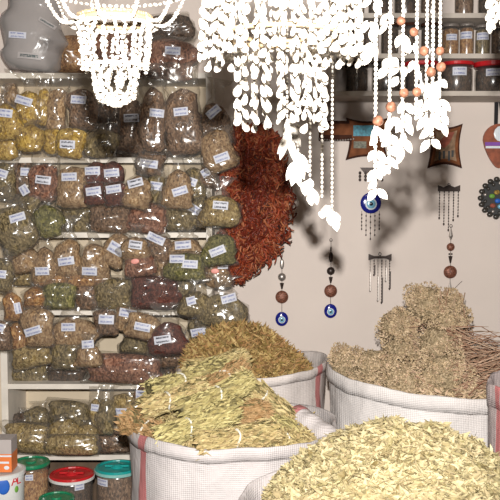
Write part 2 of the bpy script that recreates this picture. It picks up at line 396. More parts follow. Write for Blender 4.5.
# row 0: above the top board
B(0, 52, 22, 98, 73, 3, 'm', 't', 'orange', [], 'wide bag of orange-brown spice beside the big grey sack, on the top board')
B(0, 92, 30, 146, 74, 0, 'm', 'l', 'reddish brown', [], 'reddish bag behind the small hanging shell lamp, on the top board')
B(0, 143, 38, 196, 80, 4, 'f', 'l', 'reddish brown', [(174, 53, 3)], 'reddish-brown bag with a single white label, on the top board right of the shell lamp')
B(0, 148, 14, 190, 42, -3, 'm', 'l', 'dark brown', [], 'dark brown bag lying on top of the reddish-brown labelled bag')
# row 1
B(1, 14, 76, 42, 123, -4, 'f', 'p', 'yellow', [(27, 102, 17)], lw=17)
B(1, 36, 76, 50, 126, 4, 'f', 't', 'yellow')
B(1, -6, 88, 20, 137, -6, 'o', 'p', 'yellow', [(7, 114, 6)], lw=17)
B(1, 47, 74, 68, 133, 9, 'f', 't', 'tan')
B(1, 67, 76, 97, 130, 0, 'f', 't', 'brown', [(81, 101, 4)])
B(1, 95, 84, 123, 152, -3, 'f', 't', 'dark brown')
B(1, 118, 82, 145, 153, 0, 'f', 't', 'brown', [(133, 119, -2)])
B(1, 141, 66, 166, 152, 0, 'o', 't', 'brown', [(158, 114, 6)], lw=14)
B(1, 164, 66, 199, 156, -4, 'o', 't', 'brown', [(182, 113, -6)], lw=14)
B(1, 199, 84, 231, 146, 7, 'f', 'p', 'brown', [(214, 113, -40)])
B(1, -8, 122, 20, 160, 0, 'f', 'r', 'yellow')
B(1, 16, 120, 44, 152, 4, 'o', 'r', 'yellow')
B(1, 40, 122, 66, 154, -6, 'f', 'r', 'yellow')
B(1, 58, 127, 86, 158, 3, 'o', 'l', 'yellow', [(70, 145, 3)])
B(1, 82, 124, 118, 158, 0, 'o', 'r', 'olive')
B(1, 112, 132, 150, 158, -3, 'm', 'l', 'brown')
B(1, 148, 130, 186, 157, 4, 'm', 'l', 'brown')
B(1, 2, 72, 18, 104, 0, 'b', 'p', 'tan')
# row 2
B(2, -8, 150, 16, 200, 10, 'f', 't', 'olive', [(3, 173, 18)])
B(2, 10, 144, 34, 196, -4, 'm', 't', 'brown', [(28, 172, 2)], lw=9)
B(2, 31, 150, 58, 202, 3, 'f', 't', 'reddish brown', [(46, 180, 7)])
B(2, 56, 152, 90, 208, -2, 'f', 't', 'tan', [(72, 177, -2)])
B(2, 84, 156, 105, 190, -2, 'f', 'r', 'dark red', [(94, 171, 3)], 'rounded bag of dark red spice, upper left of the four dark red bags')
B(2, 103, 156, 124, 191, 3, 'f', 'r', 'dark red', [(113, 173, -4)], 'rounded bag of dark red spice, upper right of the four dark red bags')
B(2, 85, 182, 106, 205, 0, 'o', 'l', 'dark red', [(95, 191, -3)], 'bag of dark red spice, lower left of the four dark red bags')
B(2, 104, 182, 127, 206, 0, 'o', 'l', 'dark red', [(115, 189, -4)], 'bag of dark red spice, lower right of the four dark red bags')
B(2, 137, 150, 165, 176, 10, 'f', 'l', 'brown', [(150, 164, 9)], lw=18)
B(2, 124, 160, 152, 206, 14, 'o', 'p', 'tan', [(137, 183, -15)])
B(2, 148, 166, 167, 204, 6, 'f', 't', 'olive', [(157, 186, 8)], lw=12)
B(2, 165, 152, 192, 206, 3, 'o', 'p', 'tan', [(181, 191, -17)])
B(2, 183, 156, 204, 200, -6, 'f', 't', 'olive', [(190, 181, 20)])
B(2, 202, 130, 234, 172, -24, 'o', 'l', 'tan', [(222, 158, -24)], 'square tan spice bag with tilted label, touching the chilli bunch top')
B(2, 198, 158, 220, 186, 12, 'f', 'p', 'brown', [(206, 173, -30)], lw=8)
B(2, 192, 180, 212, 226, 22, 'f', 'p', 'olive', [(195, 209, 32)])
B(2, 200, 180, 238, 224, 2, 'o', 'p', 'golden', [(221, 205, 5)])
B(2, -10, 190, 30, 254, -26, 'o', 't', 'olive', [(21, 217, -17)], 'long slanting bag of olive herbs at the left end of the second shelf')
B(2, 14, 184, 40, 222, 18, 'f', 't', 'olive', [(26, 190, 58)], lw=10)
B(2, 32, 198, 64, 238, 0, 'f', 'r', 'green')
B(2, 60, 202, 94, 234, 0, 'm', 'l', 'olive')
B(2, 90, 204, 132, 233, 0, 'f', 'l', 'brown')
B(2, 130, 202, 167, 234, 2, 'f', 'l', 'reddish brown')
B(2, 164, 202, 194, 231, -3, 'f', 'l', 'olive')
# row 3
B(3, 5, 240, 37, 274, -8, 'f', 'r', 'tan')
B(3, -10, 246, 13, 292, 4, 'o', 't', 'olive', [(3, 273, 6)], lw=12)
B(3, 34, 228, 58, 284, 2, 'f', 'p', 'tan', [(45, 270, -2)], lw=14)
B(3, 56, 220, 84, 276, 2, 'f', 'p', 'tan', [(69, 260, -8)], lw=16)
B(3, 80, 226, 108, 280, 0, 'f', 'p', 'tan', [(92, 270, 2)], lw=15)
B(3, 104, 232, 129, 268, 22, 'f', 'l', 'tan', [(118, 248, 24)], lw=16, lh=11)
B(3, 124, 226, 150, 260, 5, 'o', 'p', 'tan', [(137, 244, 8)], lw=13)
B(3, 146, 222, 173, 262, 12, 'f', 'p', 'brown', [(157, 238, 24)], lw=18)
B(3, 124, 252, 154, 277, -2, 'o', 'l', 'reddish brown', [], pink=(139, 260))
B(3, 150, 254, 172, 279, 2, 'f', 'l', 'tan')
B(3, 168, 228, 200, 258, -3, 'f', 'p', 'tan', [(184, 244, -5)], lw=16)
B(3, 168, 252, 206, 281, 4, 'o', 'l', 'green', [(178, 258, 2), (191, 263, 6)], 'green herb bag carrying two white labels, third shelf')
B(3, 200, 220, 236, 264, -8, 'o', 'p', 'green', [(218, 250, -22)], lw=16)
B(3, 205, 260, 230, 288, 6, 'f', 'l', 'tan', [(223, 264, 4)], lw=10, pink=(215, 270))
B(3, 12, 270, 42, 286, 3, 'm', 'l', 'golden')
B(3, 38, 274, 72, 286, 2, 'f', 'l', 'orange')
B(3, 68, 272, 112, 287, -6, 'f', 'l', 'orange')
B(3, 2, 280, 22, 320, -4, 'o', 'p', 'orange', [(20, 307, 78)], lw=11, lh=6)
B(3, 22, 282, 52, 310, 6, 'f', 'r', 'orange')
B(3, 46, 281, 78, 310, 0, 'f', 'l', 'green')
B(3, 76, 282, 98, 310, 0, 'f', 'l', 'brown')
B(3, 94, 276, 132, 310, 3, 'f', 'l', 'olive')
B(3, 128, 274, 178, 310, 3, 'f', 'l', 'dark red', [], 'wide glossy bag of dark red spice lying on the third shelf')
B(3, 174, 272, 196, 308, -6, 'f', 'l', 'olive')
B(3, 180, 280, 214, 316, 4, 'o', 'p', 'olive', [(192, 299, -14)], lw=9)
B(3, 200, 278, 246, 326, 6, 'o', 'p', 'olive', [(229, 297, -14)], 'large olive herb bag bulging over the right end of the third shelf')
# row 4
B(4, -10, 310, 12, 352, 0, 'o', 't', 'brown', [(2, 326, 14)], lw=9)
B(4, 8, 316, 26, 352, -3, 'f', 'r', 'orange')
B(4, 23, 306, 52, 348, 3, 'o', 'l', 'tan', [(36, 329, -12)], lw=17)
B(4, 50, 304, 98, 346, -2, 'f', 'p', 'tan', [(71, 325, -1)], lw=14)
B(4, 94, 308, 118, 336, 3, 'f', 'l', 'brown', [(108, 318, 6)], lw=15, lh=9)
B(4, 115, 306, 137, 332, 8, 'f', 'l', 'tan', [(129, 312, 8)], lw=17)
B(4, 126, 312, 160, 340, 14, 'o', 'l', 'tan', [(144, 325, 12)], lw=16)
B(4, 124, 326, 154, 354, 8, 'm', 'p', 'olive')
B(4, 149, 306, 186, 354, -3, 'o', 'p', 'dark red', [(164, 337, -9)], lw=17)
B(4, 76, 336, 102, 366, 0, 'o', 'p', 'tan', [(89, 343, -5)], lw=12)
B(4, 12, 342, 52, 368, -12, 'f', 'l', 'golden')
B(4, 50, 342, 80, 370, 3, 'f', 'l', 'olive')
B(4, 10, 360, 50, 384, 0, 'm', 'l', 'olive')
B(4, 46, 360, 86, 384, 2, 'm', 'l', 'dark brown')
B(4, 80, 352, 162, 384, 2, 'f', 'l', 'reddish brown', [], 'very long bag of reddish-brown spice lying flat on the fourth shelf')
B(4, 154, 344, 190, 368, -4, 'f', 'l', 'brown')
B(4, 156, 358, 196, 384, 0, 'm', 'l', 'dark brown')
B(4, 190, 312, 234, 342, -4, 'f', 'l', 'olive', [(221, 322, -14), (199, 330, -10)], 'olive herb bag with two small labels above the brown leaf heap')
# row 5
B(5, 10, 408, 34, 432, 4, 'm', 'r', 'dark brown', [], 'small very dark bag at the far left of the bottom shelf')
B(5, 24, 401, 52, 430, -4, 'm', 'r', 'olive')
B(5, 50, 399, 90, 430, 0, 'm', 'l', 'olive', [], 'bow-shaped olive herb bag at the top of the bottom shelf pile')
B(5, 8, 422, 52, 454, 2, 'f', 'l', 'golden')
B(5, 48, 414, 78, 442, -8, 'f', 'r', 'golden')
B(5, 74, 420, 98, 444, 0, 'f', 'r', 'golden')
B(5, 48, 434, 98, 456, 0, 'o', 'l', 'golden', [], 'long glossy bag of golden-olive herbs along the bottom shelf front')
B(5, 90, 386, 106, 432, -2, 'f', 't', 'golden', [(96, 406, 6)], lw=8, lh=7)
B(5, 97, 384, 114, 436, 2, 'o', 't', 'olive')
B(5, 110, 382, 142, 424, 0, 'f', 't', 'golden', [(121, 409, 0)], lw=17, lh=9)
B(5, 138, 374, 162, 404, 8, 'o', 'p', 'brown', [(142, 392, 0)], lw=10)
B(5, 94, 430, 130, 454, 2, 'f', 'l', 'brown')
ORD = ['first', 'second', 'third', 'fourth', 'fifth', 'sixth', 'seventh', 'eighth', 'ninth', 'tenth', 'eleventh', 'twelfth', 'thirteenth', 'fourteenth', 'fifteenth', 'sixteenth']
mid = {0: 40, 1: 120, 2: 198, 3: 268, 4: 342, 5: 410}
for r in range(6):
    for half in (0, 1):
        L = sorted([b for b in bags if b['row'] == r and ((b['box'][1]+b['box'][3])/2 > mid[r]) == bool(half)], key=lambda b: b['box'][0]+b['box'][2])
        for k, b in enumerate(L): b['ord'] = ORD[k]; b['half'] = ('upper', 'lower')[half]
for n, b in enumerate(bags):
    x0, y0, x1, y1 = b['box']; Y = LAYER[b['lay']] - (n % 3)*.006
    w, h = px2m(x1-x0, Y)*(1.2 if b['kind'] == 'p' else 1.08), px2m(y1-y0, Y)*(1.16 if b['kind'] == 'p' else 1.05); D = max(.035, min(.085, w*.62, h*.8))
    if b['kind'] == 'l': D = min(D, h*.65)
    cx, cy = (x0+x1)/2, (y0+y1)/2; c = at(cx, cy, Y); tl = R(b['tilt'] + (uni(-6, 6) if b['kind'] in 'lr' and x1-x0 < 45 else 0))
    base = c - Vector((math.sin(tl), 0, math.cos(tl)))*h/2
    e = empty('spice_bag', base, (0, tl, 0))
    lab = b['note']
    if not lab:
        st = 'unlabelled' if not b['labels'] else ('tilted white label' if abs(b['labels'][0][2]) > 10 else 'white label')
        if b['pink']: st = 'pink oval sticker'
        lab = 'bag of %s, %s, %s from left of %s bags, %s shelf' % (NAMES[b['c']], st, b['ord'], b['half'], SH[b['row']])
    tag(e, lab, 'bag', 'bags of dried spices and herbs on the %s shelf' % SH[b['row']])
    s = n*1.37; BAGN = n
    bag_part('contents', b['kind'], w, h, D, MAT['c_'+b['c']], e, s, contents=True, amp=.13)
    bag_part('plastic_film', b['kind'], w*1.02, h, D*1.12, MAT[b['mat']], e, s+.3, amp=.2)
    for (lx, ly, lt) in b['labels']:
        p = at(lx, ly, Y)-base; ct, sn = math.cos(tl), math.sin(tl)
        X = p.x*ct - p.z*sn; Z = p.x*sn + p.z*ct
        label_part(e, b['kind'], w, h, D*1.12, X, max(.01, Z), px2m(b['lw'], Y), px2m(b['lh'], Y), R(lt-b['tilt']), 'label_bold' if n % 7 == 3 else 'label_paper')
    if b['pink']:
        p = at(b['pink'][0], b['pink'][1], Y)-base; m = MB(); m.ell((p.x, -D*.66-.004, p.z), (.016, .002, .010), n=14, m=8); m.build('sticker', MAT['pink_sticker'], e, smooth=True)

# big grey sack on the very top
Y = 3.30; c = at(31, 71.5, Y); w, h = px2m(64, Y), px2m(92, Y)
KIND['g'] = ([(0, .7), (.06, .9), (.2, .98), (.45, .95), (.7, .78), (.9, .55), (1, .5)], [(0, .5), (.1, .9), (.4, 1), (.7, .8), (1, .4)], .97)
simple('grey_bag_contents', (.34, .29, .27), .6, var=.12, scale=9, bump=.2)
e = empty('sack_bag', c, (0, R(4), 0)); tag(e, 'big pale grey plastic sack with two labels and dark print, on the top board', 'bag')
bag_part('contents', 'g', w, h, .17, MAT['grey_bag_contents'], e, 3.3, contents=True, amp=.03)
bag_part('plastic_film', 'g', w*1.02, h, .18, MAT['film_milky'], e, 5.5, amp=.03)
def pixlabel(e, base, lx, ly, lt, lw, lh, mat, name='label', tilt=4):
    p = at(lx, ly, Y)-base; t = R(tilt); X = p.x*math.cos(t)-p.z*math.sin(t); Z = p.x*math.sin(t)+p.z*math.cos(t)
    return label_part(e, 'g', w, h, .18, X, Z, px2m(lw, Y), px2m(lh, Y), R(lt-tilt), mat, name)
pixlabel(e, c, 25, 40, 5, 17, 6, 'label_paper'); pixlabel(e, c, 36, 60, 5, 22, 6, 'sack_print', 'print')
pixlabel(e, c, 53, 28, 30, 17, 4, 'sack_print', 'print')
# faint print on the orange-brown bag is left to its label-less film

# ------------------------------------------------------------------ chilli bunch
Yc = 3.34
cb = empty('chilli_bunch', at(256, 205, Yc)); tag(cb, 'hanging bunch of dried red chillies beside the spice shelves', 'chillies')
C0 = at(256, 205, Yc)
def chilli_shape(ly):
    """centre and half width in pixels of the bunch at image row ly"""
    tab = [(126, (254, 16)), (142, (254, 27)), (160, (252, 31)), (185, (255, 33)), (215, (256, 34)), (238, (252, 31)), (255, (247, 24)), (268, (241, 14)), (279, (237, 6))]
    for (a, va), (b_, vb) in zip(tab, tab[1:]):
        if ly <= b_:
            k = (ly-a)/(b_-a); return va[0]+(vb[0]-va[0])*k, va[1]+(vb[1]-va[1])*k
    return tab[-1][1]
def chilli(m, p, L, seed):
    d = Vector((uni(-.8, .8), uni(-.4, .4), uni(-1, -.1))).normalized(); n = 6; bend = Vector((uni(-1, 1), uni(-1, .2), uni(-1, 1)))*L*.45
    pts = []; rr = []
    for i in range(n):
        t = i/(n-1); pts.append(p + d*L*(t-.5) + bend*(math.sin(t*math.pi)*.6) + Vector((uni(-1, 1), uni(-1, 1), uni(-1, 1)))*L*.06); rr.append(L*.052*(.5+.9*math.sin((t*.75+.15)*math.pi)))
    m.tube(pts, rr, n=5)
pos = []
for i in range(2300):
    ly = uni(128, 280)**1.0; cx_, hw = chilli_shape(ly); a = uni(-1, 1)
    depth = math.sqrt(max(0, 1-a*a))*min(1, hw/30)
    q = at(cx_+a*hw, ly, Yc)-C0; q.y = -depth*.11*uni(.75, 1.05)
    pos.append(q)
m = MB()
core = []
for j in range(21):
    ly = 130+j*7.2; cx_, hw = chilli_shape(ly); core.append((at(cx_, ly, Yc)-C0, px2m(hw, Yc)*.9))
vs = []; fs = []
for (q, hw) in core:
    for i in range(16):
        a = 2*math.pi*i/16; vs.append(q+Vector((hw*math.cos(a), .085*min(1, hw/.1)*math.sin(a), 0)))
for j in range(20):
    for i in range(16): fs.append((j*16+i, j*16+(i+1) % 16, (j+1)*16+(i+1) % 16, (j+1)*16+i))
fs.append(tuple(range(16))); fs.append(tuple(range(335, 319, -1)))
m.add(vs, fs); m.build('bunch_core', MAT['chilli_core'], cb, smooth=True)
pos.sort(key=lambda q: q.y)
for q in pos[:95]:
    m = MB(); chilli(m, Vector((0, 0, 0)), uni(.035, .055), 0); m.build('dried_chilli', MAT['chilli'], cb, smooth=True, loc=q)
m = MB()
for q in pos[95:]: chilli(m, q, uni(.025, .055), 0)
for k in range(90):          # strays sticking out along the edge
    ly = uni(135, 278); cx_, hw = chilli_shape(ly); chilli(m, at(cx_+random.choice((-1, 1))*hw*uni(1, 1.1), ly+4, Yc)-C0, .05, 0)
o = m.build('dried_chillies', MAT['chilli'], cb, smooth=True); o['kind'] = 'stuff'
m = MB(); m.tube([(0, .03, .05), (0, .03, .33), (.0, WY-Yc-.01, .36)], .003); m.build('hanging_cord', MAT['cord'], cb)

# ------------------------------------------------------------------ sacks
def sack(name, label, cx, Y, rx, ry, z, mat, seed, fold=.05, rimtilt=0, low=.97):
    """open woven sack, its mouth rolled outwards; mouth at height z"""
    c = at(cx, 300, Y); e = empty('sack', (c.x, Y, 0)); tag(e, label, 'sack', None)
    n = 72; prof = []
    for t in [0, .02, .06, .15, .3, .45, .6, .72, .82, .9, .95, .985]:
        prof.append((low*(.88+.14*math.sin(min(1, t*1.15)*math.pi*.62)) if t > .02 else .72+t*4, t*z))
    def ring(r, zz, k=1.0):
        out = []
        for i in range(n):
            a = 2*math.pi*i/n; q = Vector((math.cos(a)*1.7, math.sin(a)*1.7, zz*3.2+seed))
            rr = r*(1+k*.07*noise.noise(q)+k*.03*noise.noise(q*3.1)+k*.014*noise.noise(q*8))
            dz = (rimtilt*math.cos(a))*smoothstep(.5*z, z, zz) + .012*noise.noise(Vector((math.cos(a)*2, math.sin(a)*2, seed*2)))*smoothstep(.7*z, z, zz)
            out.append(Vector((rx*rr*math.cos(a), ry*rr*math.sin(a), zz+dz)))
        return out
    rings = [ring(r, zz) for r, zz in prof]
    vs = [v for r in rings for v in r]; fs = []
    for j in range(len(rings)-1):
        for i in range(n): fs.append((j*n+i, j*n+(i+1) % n, (j+1)*n+(i+1) % n, (j+1)*n+i))
    fs.append(tuple(range(n-1, -1, -1)))
    uv = [(i/n, zz/z) for r, zz in prof for i in range(n)]
    m = MB(); m.add(vs, fs); m.build('sack_body', mat, e, smooth=True, uv=uv)
    # the mouth folded outwards
    fp = [(.955, z-fold*1.0), (.99, z-fold*.98), (1.0, z-fold*.5), (1.0, z-.008), (.99, z+.001), (.98, z+.003), (.96, z-.004), (.93, z-.03), (.9, z-.1)]
    rings = [ring(r*1.01, zz) for r, zz in fp]; vs = [v for r in rings for v in r]; fs = []
    for j in range(len(rings)-1):
        for i in range(n): fs.append((j*n+i, j*n+(i+1) % n, (j+1)*n+(i+1) % n, (j+1)*n+i))
    uv = [(i/n, zz/z) for r, zz in fp for i in range(n)]
    m = MB(); m.add(vs, fs); m.build('folded_rim', mat, e, smooth=True, uv=uv)
    return e
Z1 = at(230, 454, 2.09).z
s1 = sack('s1', 'white woven sack with a pink stripe, holding tied pale herb bundles', 230, 2.39, .295, .29, Z1, MAT['sack_a'], 1.3, fold=.035)
s2 = sack('s2', 'white woven sack in the bottom right, heaped with loose pale leaves', 403, 1.87, .36, .33, .85, MAT['sack_b'], 4.1, fold=.045)
s3 = sack('s3', 'white woven sack behind the herb bundles, holding brown-green leaves', 252, 2.96, .265, .255, at(250, 379, 2.7).z, MAT['sack_c'], 7.9, fold=.03, rimtilt=.012)
s4 = sack('s4', 'white woven sack by the wall holding bunches of dried flowers', 428, 2.70, .325, .30, at(420, 398, 2.40).z, MAT['sack_d'], 2.2, fold=.045, rimtilt=-.034)
s5 = sack('s5', 'woven sack with a pink stripe cut off by the right edge of the photo', 555, 2.25, .17, .17, at(500, 388, 2.2).z, MAT['sack_e'], 5.7, fold=.06)
m = MB()
pts = [at(294, 414, 2.44), at(307, 423, 2.38), at(323, 434, 2.31), at(343, 448, 2.24)]
c0 = pts[0]; n = 14; vs = []; fs = []; uv = []; K = 16
for j in range(K+1):
    t = j/K*(len(pts)-1); i0 = min(int(t), len(pts)-2); p = pts[i0].lerp(pts[i0+1], t-i0)
    r = .034*(1-.12*math.cos(j*1.3)*.4)*(.75 if j == 0 else 1)
    d = (pts[i0+1]-pts[i0]).normalized(); a = d.cross(Vector((0, 0, 1))).normalized(); b = a.cross(d)
    for i in range(n):
        th = 2*math.pi*i/n; rr = r*(1+.12*noise.noise(Vector((th, j*.4, 3)))); vs.append(p-c0+a*rr*math.cos(th)+b*rr*math.sin(th)); uv.append((j/K, i/n))
for j in range(K):
    for i in range(n): fs.append((j*n+i, j*n+(i+1) % n, (j+1)*n+(i+1) % n, (j+1)*n+i))
fs += [tuple(range(n-1, -1, -1)), tuple(K*n+i for i in range(n))]
m.add(vs, fs); o = m.build('rolled_sack', MAT['sack_roll'], smooth=True, uv=uv, loc=c0)
tag(o, 'rolled white sack cloth with a pink band lying between the sacks', 'sack')

# ------------------------------------------------------------------ heaps
def heap(name, label, cat, cx, Y, rx, ry, z, H, nleaf, L, Wd, mat, core, power=1.6, seed=0, off=(0, 0), curl=.3, flat=.5, spill=0):
    c = at(cx, 300, Y); C = Vector((c.x, Y, z))
    def hz(x, y):
        r = math.sqrt(((x)/rx)**2+((y)/ry)**2); ro = math.sqrt(((x-off[0])/rx)**2+((y-off[1])/ry)**2)
        return H*max(0, 1-ro**power*.93)*(1-smoothstep(.85, 1.0, r)*.5) + .022*noise.noise(Vector((x*9, y*9, seed))) + .012*noise.noise(Vector((x*25, y*25, seed))) - .03*smoothstep(.9, 1.02, r)
    m = MB(); G = 40; vs = []; fs = []
    for j in range(G+1):
        for i in range(64):
            a = 2*math.pi*i/64; r = j/G; x, y = rx*r*math.cos(a), ry*r*math.sin(a); vs.append(Vector((x, y, hz(x, y)-.012)))
    for j in range(G):
        for i in range(64): fs.append((j*64+i, j*64+(i+1) % 64, (j+1)*64+(i+1) % 64, (j+1)*64+i))
    m.m = 1; m.add(vs, fs); m.m = 0
    for k in range(nleaf):
        a = uni(0, 2*math.pi); r = math.sqrt(rnd())*(1+spill)
        if math.sin(a) > .3 and rnd() < .5: a = -a
        x, y = rx*r*math.cos(a), ry*r*math.sin(a); e_ = .01
        nr = Vector((hz(x-e_, y)-hz(x+e_, y), hz(x, y-e_)-hz(x, y+e_), 2*e_)).normalized()
        p = Vector((x, y, hz(x, y)+uni(-.008, .012)))
        d = Vector((uni(-1, 1), uni(-1, 1), uni(-1, 1)*flat)); d = (d - nr*d.dot(nr)*(1-flat)).normalized()
        nn = (nr+Vector((uni(-1, 1), uni(-1, 1), uni(-1, 1)))*flat).normalized()
        m.leaf(p, d, nn, L*uni(.6, 1.3), Wd*uni(.5, 1.3), curl*uni(-1, 1.3))
    o = m.build(name, [MAT[mat], MAT[core]], None, loc=C); tag(o, label, cat, kind='stuff'); return o
heap('loose_leaves', 'heap of loose pale yellow-green dried leaves in the bottom right sack', 'dried leaves', 403, 1.87, .318, .30, .84, .185, 15000, .031, .0115, 'leaf_cream', 'herb_core', power=1.7, seed=2, curl=.28, flat=.5)
heap('brown_leaves', 'heap of curly brown-green dried leaves in the sack by the shelves', 'dried leaves', 248, 2.96, .232, .225, s3 and at(250, 379, 2.7).z-.02, .142, 4600, .05, .011, 'herb_brown', 'brown_core', power=2.2, seed=5, curl=.4, flat=.8, off=(-.04, 0), spill=0)
heap('herb_litter', 'loose pale herb pieces filling the sack beneath the tied bundles', 'dried herbs', 230, 2.39, .27, .265, Z1-.02, .055, 6000, .022, .008, 'herb_pale', 'herb_core', power=1.8, seed=8, curl=.25, flat=.7)
heap('flower_litter', 'loose dried flower crumbs filling the sack beneath the flower bunches', 'dried flowers', 428, 2.70, .295, .27, at(420, 398, 2.40).z-.02, .06, 3000, .03, .006, 'floret', 'floret_core', power=2, seed=9, curl=.25, flat=.7)

# ------------------------------------------------------------------ herb bundles
def herb_bundle(a, b, Ya, Yb, rad, mat, label, tie=.45):
    A, Bp = at(a[0], a[1], Ya), at(b[0], b[1], Yb); C = (A+Bp)/2; ax = (Bp-A); L = ax.length; d = ax.normalized()
    s1_ = d.cross(Vector((0, 0, 1))).normalized(); u = s1_.cross(d)
    e = empty('herb_bundle', C); tag(e, label, 'herb bundle', 'tied herb bundles in the front sack')
    m = MB(); vs = []
    def rad_at(t): return rad*(.66+.75*abs(t-tie)**.8)*(1-.35*smoothstep(.85, 1, t))
    m.m = 1; m.tube([A-C+d*L*t/8 for t in range(9)], [rad_at(t/8)*.82 for t in range(9)], n=10); m.m = 0
    for k in range(1100):
        t = rnd(); th = uni(0, 2*math.pi); r = rad_at(t)*uni(.8, 1.08)
        rv = (s1_*math.cos(th)+u*math.sin(th)*.8); p = A-C+d*L*t+rv*r
        dd = (d+Vector((uni(-1, 1), uni(-1, 1), uni(-1, 1)))*.36).normalized()
        m.leaf(p, dd, (rv+Vector((uni(-1, 1), uni(-1, 1), uni(-1, 1)))*.7).normalized(), uni(.014, .04), uni(.004, .010), uni(-.2, .5))
    m.build('herb_stems', [MAT[mat], MAT['herb_core']], e)
    m = MB(); q = A-C+d*L*tie; rr = rad_at(tie)*1.06
    pts = [q+(s1_*math.cos(t)+u*math.sin(t)*.85)*rr+d*.006*math.sin(t*2) for t in [2*math.pi*i/20 for i in range(20)]]
    m.tube(pts, .003, n=5, close=True); m.build('tie', MAT['tie_white'], e)
BL = [
 ((190, 372), (246, 358), 2.52, 2.60, .040, 'herb_pale', 'pale herb bundle at the very top of the pile', .45),
 ((150, 392), (226, 366), 2.42, 2.54, .042, 'herb_green', 'pale herb bundle slanting across the upper left of the pile', .4),
 ((196, 396), (244, 366), 2.38, 2.48, .039, 'herb_tan', 'tan-orange herb bundle near the top of the pile', .6),
 ((142, 409), (208, 388), 2.32, 2.36, .040, 'herb_pale', 'pale herb bundle pointing left above the dark gap, tied in white', .4),
 ((130, 420), (172, 442), 2.34, 2.22, .044, 'herb_tan', 'tan herb bundle at the left rim of the sack', .45),
 ((158, 440), (238, 408), 2.2, 2.24, .042, 'herb_green', 'pale herb bundle lying over the middle front, tied in white', .4),
 ((180, 412), (250, 380), 2.3, 2.36, .041, 'herb_green', 'pale herb bundle in the middle of the pile', .55),
 ((196, 446), (276, 430), 2.14, 2.2, .040, 'herb_pale', 'pale herb bundle along the front rim of the sack', .5),
 ((236, 378), (290, 420), 2.44, 2.38, .042, 'herb_pale', 'pale herb bundle sloping down the right side of the pile', .5),
 ((226, 406), (296, 436), 2.28, 2.3, .040, 'herb_green', 'pale herb bundle at the right rim by the rolled sack', .4),
 ((256, 392), (310, 438), 2.44, 2.42, .042, 'herb_pale', 'pale herb bundle lowest on the right, running down to the back rim', .5),
 ((250, 436), (314, 444), 2.2, 2.3, .036, 'herb_pale', 'short pale herb bundle at the front right rim of the sack', .5),
 ((214, 416), (266, 412), 2.24, 2.3, .038, 'herb_tan', 'small tan herb bundle right of the middle tied bundle', .3),
]
for b_ in BL: herb_bundle(*b_)

# ------------------------------------------------------------------ dried flower bunches
def flower_bunch(px, py, r, Y, label, stems=None, sy=.95):
    C = at(px, py, Y); e = empty('flower_bunch', C); tag(e, label, 'dried flowers', 'bunches of dried flowers in the sack by the wall')
    Rm = px2m(r, Y); m = MB(); vs = []
    m.m = 1; m.ell((0, 0, 0), (Rm*.76, Rm*.66, Rm*.76*sy), n=16, m=10)
    m.v = [v*(1+.18*noise.noise(v*22+C*5)) for v in m.v]
    m.m = 0
    lob = [(Vector((uni(-1, 1), uni(-1, .2), uni(-1, 1))).normalized()*Rm*uni(.5, .8), Rm*uni(.26, .5)) for _ in range(13)]+[(Vector((0, 0, 0)), Rm*.8)]
    for k in range(2300):
        cc, rr = random.choice(lob); v = Vector((uni(-1, 1), uni(-1, .6), uni(-1, 1))).normalized()
        p = cc+Vector((v.x*rr, v.y*rr*.85, v.z*rr*sy))*uni(.93, 1.07)
        s = uni(.0025, .005)
        d = (v+Vector((uni(-1, 1), uni(-1, 1), uni(-1, 1)))*.7).normalized(); o1 = d.orthogonal().normalized(); o2 = d.cross(o1)
        m.add([p-d*s, p+o1*s*.8, p+o2*s*.8, p-(o1+o2)*s*.6, p+d*s*1.2], [(0, 2, 1), (0, 3, 2), (0, 1, 3), (4, 1, 2), (4, 2, 3), (4, 3, 1)])
    m.build('flower_heads', [MAT['floret'], MAT['floret_core']], e)
    if stems:
        tx, ty, tY, n = stems; T = at(tx, ty, tY)-C; m = MB()
        for k in range(n):
            s0 = Vector((uni(.2, .8), uni(-1, -.2), uni(-1, 1)))*Rm*.8
            e1 = T.lerp(s0, uni(0, .45))+Vector((uni(-1, 1)*.02, uni(-1, 1)*.05, uni(-1, 1)*.075)); mid_ = (s0+e1)/2+Vector((uni(-1, 1), uni(-1, 1), uni(-1, 1)))*.022
            m.tube([s0, mid_, e1], [.0018, .0015, .001], n=4)
        m.build('stems', MAT['stem_red'], e)
FL = [
 (345, 364, 21, 2.72, 'dried flower bunch at the far left of the sack by the wall', None),
 (373, 366, 22, 2.66, 'dried flower bunch second from the left in the sack', None),
 (402, 356, 25, 2.74, 'dried flower bunch at the middle of the flower pile', (470, 372, 2.74, 30)),
 (398, 325, 22, 2.80, 'dried flower bunch jutting out left below the pile top', (440, 350, 2.8, 14)),
 (428, 305, 25, 2.80, 'large dried flower bunch at the very top of the pile', (450, 350, 2.8, 14)),
 (446, 309, 24, 2.84, 'dried flower bunch on the upper right of the pile', (470, 355, 2.8, 14)),
 (446, 326, 22, 2.76, 'dried flower bunch right of centre just below the top', (470, 355, 2.8, 14)),
 (438, 345, 25, 2.66, 'dried flower bunch with reddish stems under the pile top', (520, 356, 2.75, 70)),
 (402, 384, 27, 2.54, 'dried flower bunch low at the front rim of the sack', (470, 385, 2.55, 20)),
 (442, 378, 29, 2.52, 'dried flower bunch at the front with stems pointing right', (525, 372, 2.6, 90)),
]
for f_ in FL: flower_bunch(*f_)

